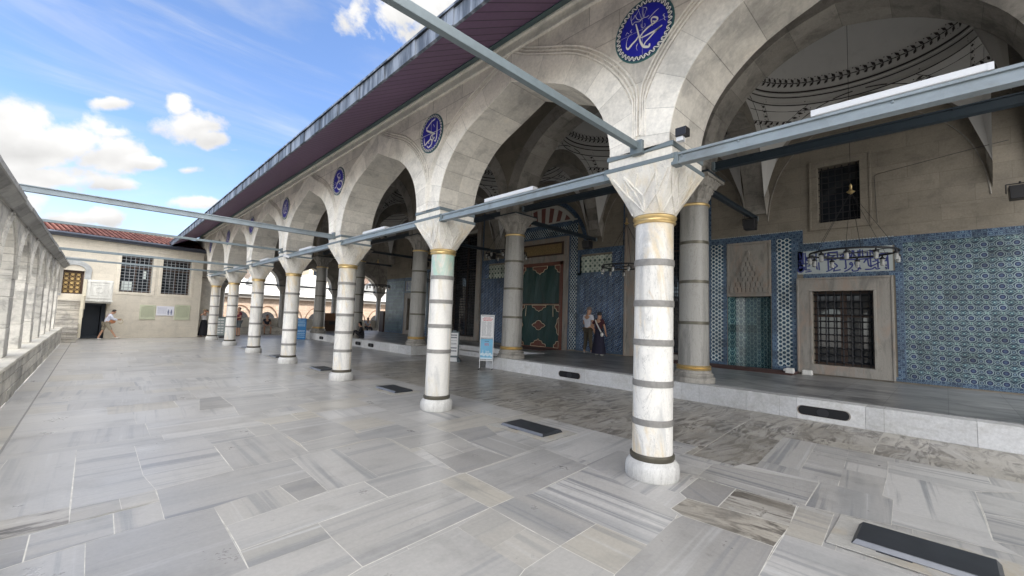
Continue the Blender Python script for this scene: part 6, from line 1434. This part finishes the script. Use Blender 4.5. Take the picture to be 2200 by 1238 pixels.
BASE=dict(pel=(0,0,.95),wai=(0,0,1.10),che=(0,0,1.30),nec=(0,.0,1.47),hd0=(0,.02,1.56),hd1=(0,.03,1.66),hd2=(0,.01,1.74),
 shL=(-.17,0,1.41),elL=(-.24,-.03,1.13),wrL=(-.25,.04,.88),shR=(.17,0,1.41),elR=(.24,-.03,1.13),wrR=(.25,.04,.88),
 hiL=(-.09,0,.90),knL=(-.11,.02,.49),anL=(-.12,-.02,.08),hiR=(.09,0,.90),knR=(.11,.02,.49),anR=(.12,-.02,.08))
def person(lab,loc,rz,h,pose={},top=None,topc=None,bottom='trousers',botc=None,shoe=None,hair=None,hairlen=0,sleeve='short',fem=False,bald=False,seat=False,skinm=None):
    sk=skinm or SK; s=h/1.78; J={k:Vector(v) for k,v in BASE.items()}
    for k,v in pose.items():
        if k[:3]!='toe': J[k]=Vector(v)
    for k in J: J[k]=J[k]*s
    t=thing('person',lab,'person',loc,rz)
    w_=.92 if fem else 1.0
    r=dict(pel=(.145,.10),wai=(.125*w_,.09),che=(.155*w_,.10),nec=.055,hd0=.066,hd1=.092,hd2=.075,shL=.062*w_,shR=.062*w_,elL=.042,elR=.042,wrL=.028,wrR=.028,hiL=.085,hiR=.085,knL=.058,knR=.058,anL=.04,anR=.04)
    N={k:(J[k],tuple(q_*s for q_ in (r[k] if isinstance(r[k],tuple) else (r[k],r[k])))) for k in J}
    E=[('pel','wai'),('wai','che'),('che','nec'),('nec','hd0'),('hd0','hd1'),('hd1','hd2'),('che','shL'),('shL','elL'),('elL','wrL'),('che','shR'),('shR','elR'),('elR','wrR'),('pel','hiL'),('hiL','knL'),('knL','anL'),('pel','hiR'),('hiR','knR'),('knR','anR')]
    fw={}
    for sd in 'LR':
        d=(J['wr'+sd]-J['el'+sd]).normalized(); side=d.cross(Vector((0,1,0)) if abs(d.y)<.8 else Vector((1,0,0))).normalized(); n2=side.cross(d)
        pm=J['wr'+sd]+d*.055*s; N['pm'+sd]=(pm,(.030*s,.030*s)); E.append(('wr'+sd,'pm'+sd))
        for f,(o_,l) in enumerate(((-.027,.070),(-.009,.082),(.009,.078),(.027,.062))):
            b0=pm+d*.035*s+side*o_*s; b1=b0+d*l*.5*s+n2*.010*s; b2=b0+d*l*s+n2*.03*s
            for q_,p in enumerate((b0,b1,b2)): N[f'f{sd}{f}{q_}']=(p,(.0085*s,.0085*s))
            E+= [('pm'+sd,f'f{sd}{f}0'),(f'f{sd}{f}0',f'f{sd}{f}1'),(f'f{sd}{f}1',f'f{sd}{f}2')]
        p0=J['wr'+sd]+d*.03*s+side*.035*s*(1 if sd=='L' else -1); N['th'+sd]=(p0,(.011*s,.011*s)); N['tt'+sd]=(p0+d*.045*s+side*.02*s*(1 if sd=='L' else -1),(.009*s,.009*s)); E+=[('wr'+sd,'th'+sd),('th'+sd,'tt'+sd)]
        # foot
        a=J['an'+sd]; tp=pose.get('toe'+sd); fd=(Vector(tp)*s-a) if tp else Vector((0,.17*s,-.045*s)); N['to'+sd]=(a+fd*.95,(.036*s,.026*s)); E.append(('an'+sd,'to'+sd))
        fw[sd]=fd
    # nose
    hd=J['hd1']; up=(J['hd2']-J['hd0']).normalized(); fwd=Vector((0,1,0)); fwd=(fwd-up*fwd.dot(up)).normalized()
    if 'look' in pose: fwd=Vector(pose['look']).normalized()
    N['nose']=(J['hd0']+(hd-J['hd0'])*.55+fwd*.092*s,(.014*s,.014*s)); E.append(('hd0','nose'))
    for k in list(N):
        pass
    N={k:v for k,v in N.items() if k!='look'}
    body=skin('body',N,E,sk,t,root='pel')
    rt=up.cross(fwd).normalized()
    q=MB()
    for sg in (-1,1): q.sphere(hd-up*.012*s+fwd*.082*s+rt*.032*s*sg,.011*s,8,6)
    q.build('eyes',M['black'],t,smooth=True)
    q=MB()
    for sg in (-1,1): q.sphere(hd-up*.025*s+rt*.086*s*sg,.02*s,8,6,(.5,1,1.4))
    q.build('ears',sk,t,smooth=True)
    q=MB(); q.bar(J['hd0']+fwd*.078*s-rt*.022*s+up*.012*s,J['hd0']+fwd*.078*s+rt*.022*s+up*.012*s,.006*s,.006*s); q.build('mouth',M['redstone'],t)
    # hair: shell over back and top of the skull
    if hair and not bald:
        q=MB(); n=16; rq=random.Random(int(loc[0]*10)); c=hd+up*.018*s-fwd*.008*s; rows_=[]
        for j in range(9):
            th=pi*(j/8)*(.62+.0*hairlen)
            row=[]
            for k in range(n):
                a=2*pi*k/n; d=up*math.cos(th)+(fwd*math.cos(a)+rt*math.sin(a))*math.sin(th)
                front=max(0,math.cos(a)); 
                if th>1.15: d=(d*(1-front*.0)) 
                rad=.104*s*(1+rq.uniform(-.03,.03)); p=c+d*rad
                if front>.35 and th>1.0: p=c+(up*math.cos(1.0)+(fwd*math.cos(a)+rt*math.sin(a))*math.sin(1.0))*rad*.985
                row.append(q.V(p))
            rows_.append(row)
        if hairlen:
            row=[]
            for k in range(n):
                a=2*pi*k/n; front=max(0,math.cos(a)); d=(fwd*math.cos(a)+rt*math.sin(a)); p=c-up*hairlen*s*(1 if front<.35 else 0)+d*.085*s-fwd*.02*s
                if front>=.35: p=q.v[rows_[-1][k]]
                row.append(q.V(p))
            rows_.append(row)
        for A,B in zip(rows_[:-1],rows_[1:]):
            for k in range(n): q.F([A[k],A[(k+1)%n],B[(k+1)%n],B[k]])
        q.build('hair',hair,t,smooth=True,fix=True)
    # top
    inf=1.16; TN={}; TE=[('pel','wai'),('wai','che'),('che','ncb')]
    TN['pel']=(J['pel']+Vector((0,0,-.02*s)) if not seat else J['pel']+Vector((0,0,.06*s)),(.165*s*w_,.125*s)); TN['wai']=(J['wai'],(.150*s*w_,.115*s)); TN['che']=(J['che'],(.172*s*w_,.122*s)); TN['ncb']=(J['che']+(J['nec']-J['che'])*.80,(.075*s,.07*s))
    for sd in 'LR':
        TN['sh'+sd]=(J['sh'+sd],(.075*s*w_,.075*s*w_)); TE.append(('che','sh'+sd)); f=.62 if sleeve=='short' else 1.0
        e=J['sh'+sd]+(J['el'+sd]-J['sh'+sd])*f; TN['el'+sd]=(e,(.062*s,.062*s)); TE.append(('sh'+sd,'el'+sd))
        if sleeve=='long': TN['wr'+sd]=(J['el'+sd]+(J['wr'+sd]-J['el'+sd])*.9,(.045*s,.045*s)); TE.append(('el'+sd,'wr'+sd))
    skin('shirt',TN,TE,topc,t,root='pel')
    if bottom=='skirt':
        q=MB(); n=28; rows_=[]; z0=J['wai'].z-.02*s; c0=J['pel']
        for j in range(9):
            u_=j/8; z=z0*(1-u_)+.09*s*u_; R_=.145*s+(.13*s)*u_**.8; R_*= (1.0+.12*math.sin(u_*pi*.35)); rows_.append([q.V((c0.x+R_*math.cos(2*pi*k/n)*(1+.06*u_*math.sin(5*2*pi*k/n)),c0.y+R_*.80*math.sin(2*pi*k/n)*(1+.06*u_*math.sin(7*2*pi*k/n)),z)) for k in range(n)])
        for A,B in zip(rows_[:-1],rows_[1:]):
            for k in range(n): q.F([A[k],A[(k+1)%n],B[(k+1)%n],B[k]])
        q.build('long_skirt',botc,t,smooth=True)
    else:
        BN={'pel':(J['pel'],(.155*s,.118*s))}; BE=[]
        for sd in 'LR':
            BN['hi'+sd]=(J['hi'+sd],(.100*s,.100*s)); BE.append(('pel','hi'+sd))
            if bottom=='trousers': BN['kn'+sd]=(J['kn'+sd],(.078*s,.078*s)); BN['an'+sd]=(J['kn'+sd]+(J['an'+sd]-J['kn'+sd])*.92,(.062*s,.062*s)); BE+=[('hi'+sd,'kn'+sd),('kn'+sd,'an'+sd)]
            else: BN['kn'+sd]=(J['hi'+sd]+(J['kn'+sd]-J['hi'+sd])*.98,(.094*s,.094*s)); BE.append(('hi'+sd,'kn'+sd))
        skin('trousers' if bottom=='trousers' else 'shorts',BN,BE,botc,t,root='pel')
    for sd in 'LR':
        a=J['an'+sd]; fd=fw[sd]; dn=Vector((0,0,-1)); q={'h':(a-fd.normalized()*.03*s+dn*.025*s,(.046*s,.040*s)),'m':(a+fd*.5+dn*.012*s,(.046*s,.036*s)),'t':(a+fd*1.08+Vector((0,0,.0)),(.040*s,.028*s))}
        skin('shoe',q,[('h','m'),('m','t')],shoe,t,sub=2,root='h')
    return t,J,s
F_=fabric; dkhair=plain('dark_brown_hair',(.02,.013,.01),.6,var=.5,scale=40); greyh=plain('short_grey_hair',(.18,.14,.12),.7,var=.4,scale=40)
whsh=F_('white_shirt_cloth',(.60,.61,.66)); wsh=plain('white_shoe',(.62,.6,.57),.6)
person('man in white polo shirt and brown trousers facing the blue tiles',(13.98,9.92,PH),R(-92),1.86,dict(hd1=(0,.06,1.655),hd2=(0,.05,1.735),elL=(-.23,.04,1.14),wrL=(-.20,.22,1.02),anL=(-.15,-.02,.08),anR=(.17,.02,.08)),topc=whsh,botc=F_('olive_brown_cloth',(.075,.062,.042)),shoe=plain('pale_grey_shoe',(.33,.33,.33),.6),hair=greyh)
t,J,s=person('woman in dark maroon top and long navy skirt beside the man facing the tiles',(13.55,9.12,PH),R(-88),1.66,dict(elL=(-.36,-.06,1.16),wrL=(-.16,.02,1.02),elR=(.25,.02,1.13),wrR=(.24,.12,.92),hd1=(-.02,.07,1.64),hd2=(-.02,.06,1.72)),topc=F_('dark_maroon_cloth',(.045,.008,.014)),bottom='skirt',botc=F_('dark_navy_cloth',(.008,.007,.022)),shoe=wsh,hair=dkhair,hairlen=.07,fem=True)
q=MB(); pts=[Vector((-.10,-.12,1.43)),Vector((-.02,-.155,1.30)),Vector((.09,-.165,1.12)),Vector((.2,-.16,.95))]; 
for a,b_ in zip(pts[:-1],pts[1:]): q.bar(a*s,b_*s,.045,.012,up=(0,1,0))
q.build('white_bag_strap',wsh,t)
q=MB(); q.sphere((.22*s,-.13*s,.86*s),.06,10,8,(1,.7,1.3)); q.build('small_white_bag',wsh,t,smooth=True)
t,J,s=person('walking person in white shirt and khaki shorts passing the dark doorway',(.40,27.75,0),R(-78),1.50,dict(pel=(0,0,.93),wai=(0,.03,1.09),che=(0,.10,1.28),nec=(0,.19,1.43),hd0=(0,.25,1.49),hd1=(0,.30,1.57),hd2=(0,.31,1.65),shL=(-.17,.13,1.38),shR=(.17,.13,1.38),elL=(-.20,.26,1.15),wrL=(-.10,.48,1.14),elR=(.20,.24,1.14),wrR=(.10,.46,1.12),hiL=(-.09,0,.90),knL=(-.10,-.10,.50),anL=(-.11,-.26,.09),toeL=(-.11,-.12,.035),hiR=(.09,0,.90),knR=(.10,.22,.52),anR=(.11,.44,.13),toeR=(.11,.60,.15)),topc=F_('white_loose_shirt',(.62,.64,.74)),bottom='shorts',botc=F_('khaki_cloth',(.27,.235,.175)),shoe=wsh,hair=dkhair,hairlen=.03,sleeve='long')
q=MB(); q.sphere(Vector((.06,.20,1.0))*s,.12,12,8,(.7,1.35,.75)); q.build('orange_waist_bag',F_('orange_brown_leather',(.42,.18,.085)),t,smooth=True)
q=MB(); q.path([Vector((.10,.46,1.16))*s,Vector((.10,.62,1.18))*s,Vector((.1,.70,1.0))*s,Vector((.1,.62,.88))*s,Vector((.1,.48,.95))*s],.016,n=6); q.build('held_strap',F_('beige_strap',(.42,.36,.24)),t)
t,J,s=person('woman in black skirt and hat raising a phone beside the farthest front column',(4.50,29.85,0),R(200),1.60,dict(elL=(-.30,.10,1.36),wrL=(-.10,.26,1.55),elR=(.30,.10,1.36),wrR=(.10,.26,1.55)),topc=F_('white_tee',(.5,.48,.47)),bottom='skirt',botc=F_('black_cloth',(.008,.008,.012)),shoe=F_('sandal_leather',(.25,.15,.09)),hair=F_('straw_hat',(.40,.33,.24)),hairlen=.0,fem=True,sleeve='short')
q=MB(); q.box(-.045,.045,.27,.285,1.42,1.56); q.build('phone',M['black'],t,bevel=.006)
q=MB(); q.lathe(0,.03,[(.16,1.545),(.10,1.56),(.09,1.60)],16); q.build('hat_brim',F_('straw_brim',(.42,.35,.25)),t,smooth=True)
person('man in maroon shirt and grey shorts standing behind the sixth front column',(6.28,30.15,0),R(110),1.78,dict(elL=(-.24,.08,1.15),wrL=(-.10,.24,1.12),elR=(.24,.06,1.14),wrR=(.08,.24,1.08)),topc=F_('maroon_cloth',(.13,.015,.03)),bottom='shorts',botc=F_('slate_shorts_cloth',(.10,.12,.13)),shoe=M['black'],hair=dkhair)
SIT=dict(pel=(0,0,.56),wai=(0,.0,.70),che=(0,.02,.90),nec=(0,.05,1.07),hd0=(0,.08,1.15),hd1=(0,.10,1.25),hd2=(0,.09,1.33),shL=(-.17,.03,1.01),shR=(.17,.03,1.01),elL=(-.24,.10,.76),wrL=(-.10,.30,.66),elR=(.24,.10,.76),wrR=(.10,.30,.66),hiL=(-.10,.05,.54),knL=(-.20,.45,.52),anL=(-.18,.48,.09),hiR=(.10,.05,.54),knR=(.20,.45,.52),anR=(.18,.48,.09))
person('man in dark printed shirt and pale shorts seated on the far parapet ledge',(8.45,32.62,0),R(175),1.76,SIT,topc=F_('dark_tee',(.02,.022,.035)),bottom='shorts',botc=F_('pale_shorts',(.33,.31,.27)),shoe=M['black'],hair=dkhair,seat=True)
person('person in pale shirt seated on the far ledge by the last slim column',(15.7,32.6,0),R(180),1.74,SIT,topc=F_('pale_blue_shirt',(.38,.40,.45)),botc=F_('dark_trousers',(.02,.02,.03)),shoe=M['black'],hair=dkhair,seat=True)
FL=dict(pel=(0,0,.12),wai=(0,.02,.26),che=(0,.06,.45),nec=(0,.10,.62),hd0=(0,.14,.69),hd1=(0,.17,.78),hd2=(0,.17,.86),shL=(-.17,.07,.56),shR=(.17,.07,.56),elL=(-.23,.18,.34),wrL=(-.08,.36,.36),elR=(.23,.18,.34),wrR=(.08,.36,.36),hiL=(-.1,.05,.13),knL=(-.16,.42,.42),anL=(-.12,.60,.08),hiR=(.1,.05,.13),knR=(.16,.42,.42),anR=(.12,.60,.08))
person('person in black clothes sitting on the platform edge behind the third column',(9.78,20.75,PH),R(60),1.68,FL,topc=F_('black_coat',(.01,.01,.013)),botc=F_('black_trousers',(.01,.01,.013)),shoe=M['black'],hair=F_('black_headscarf',(.008,.008,.01)),hairlen=.12,sleeve='long',seat=True)
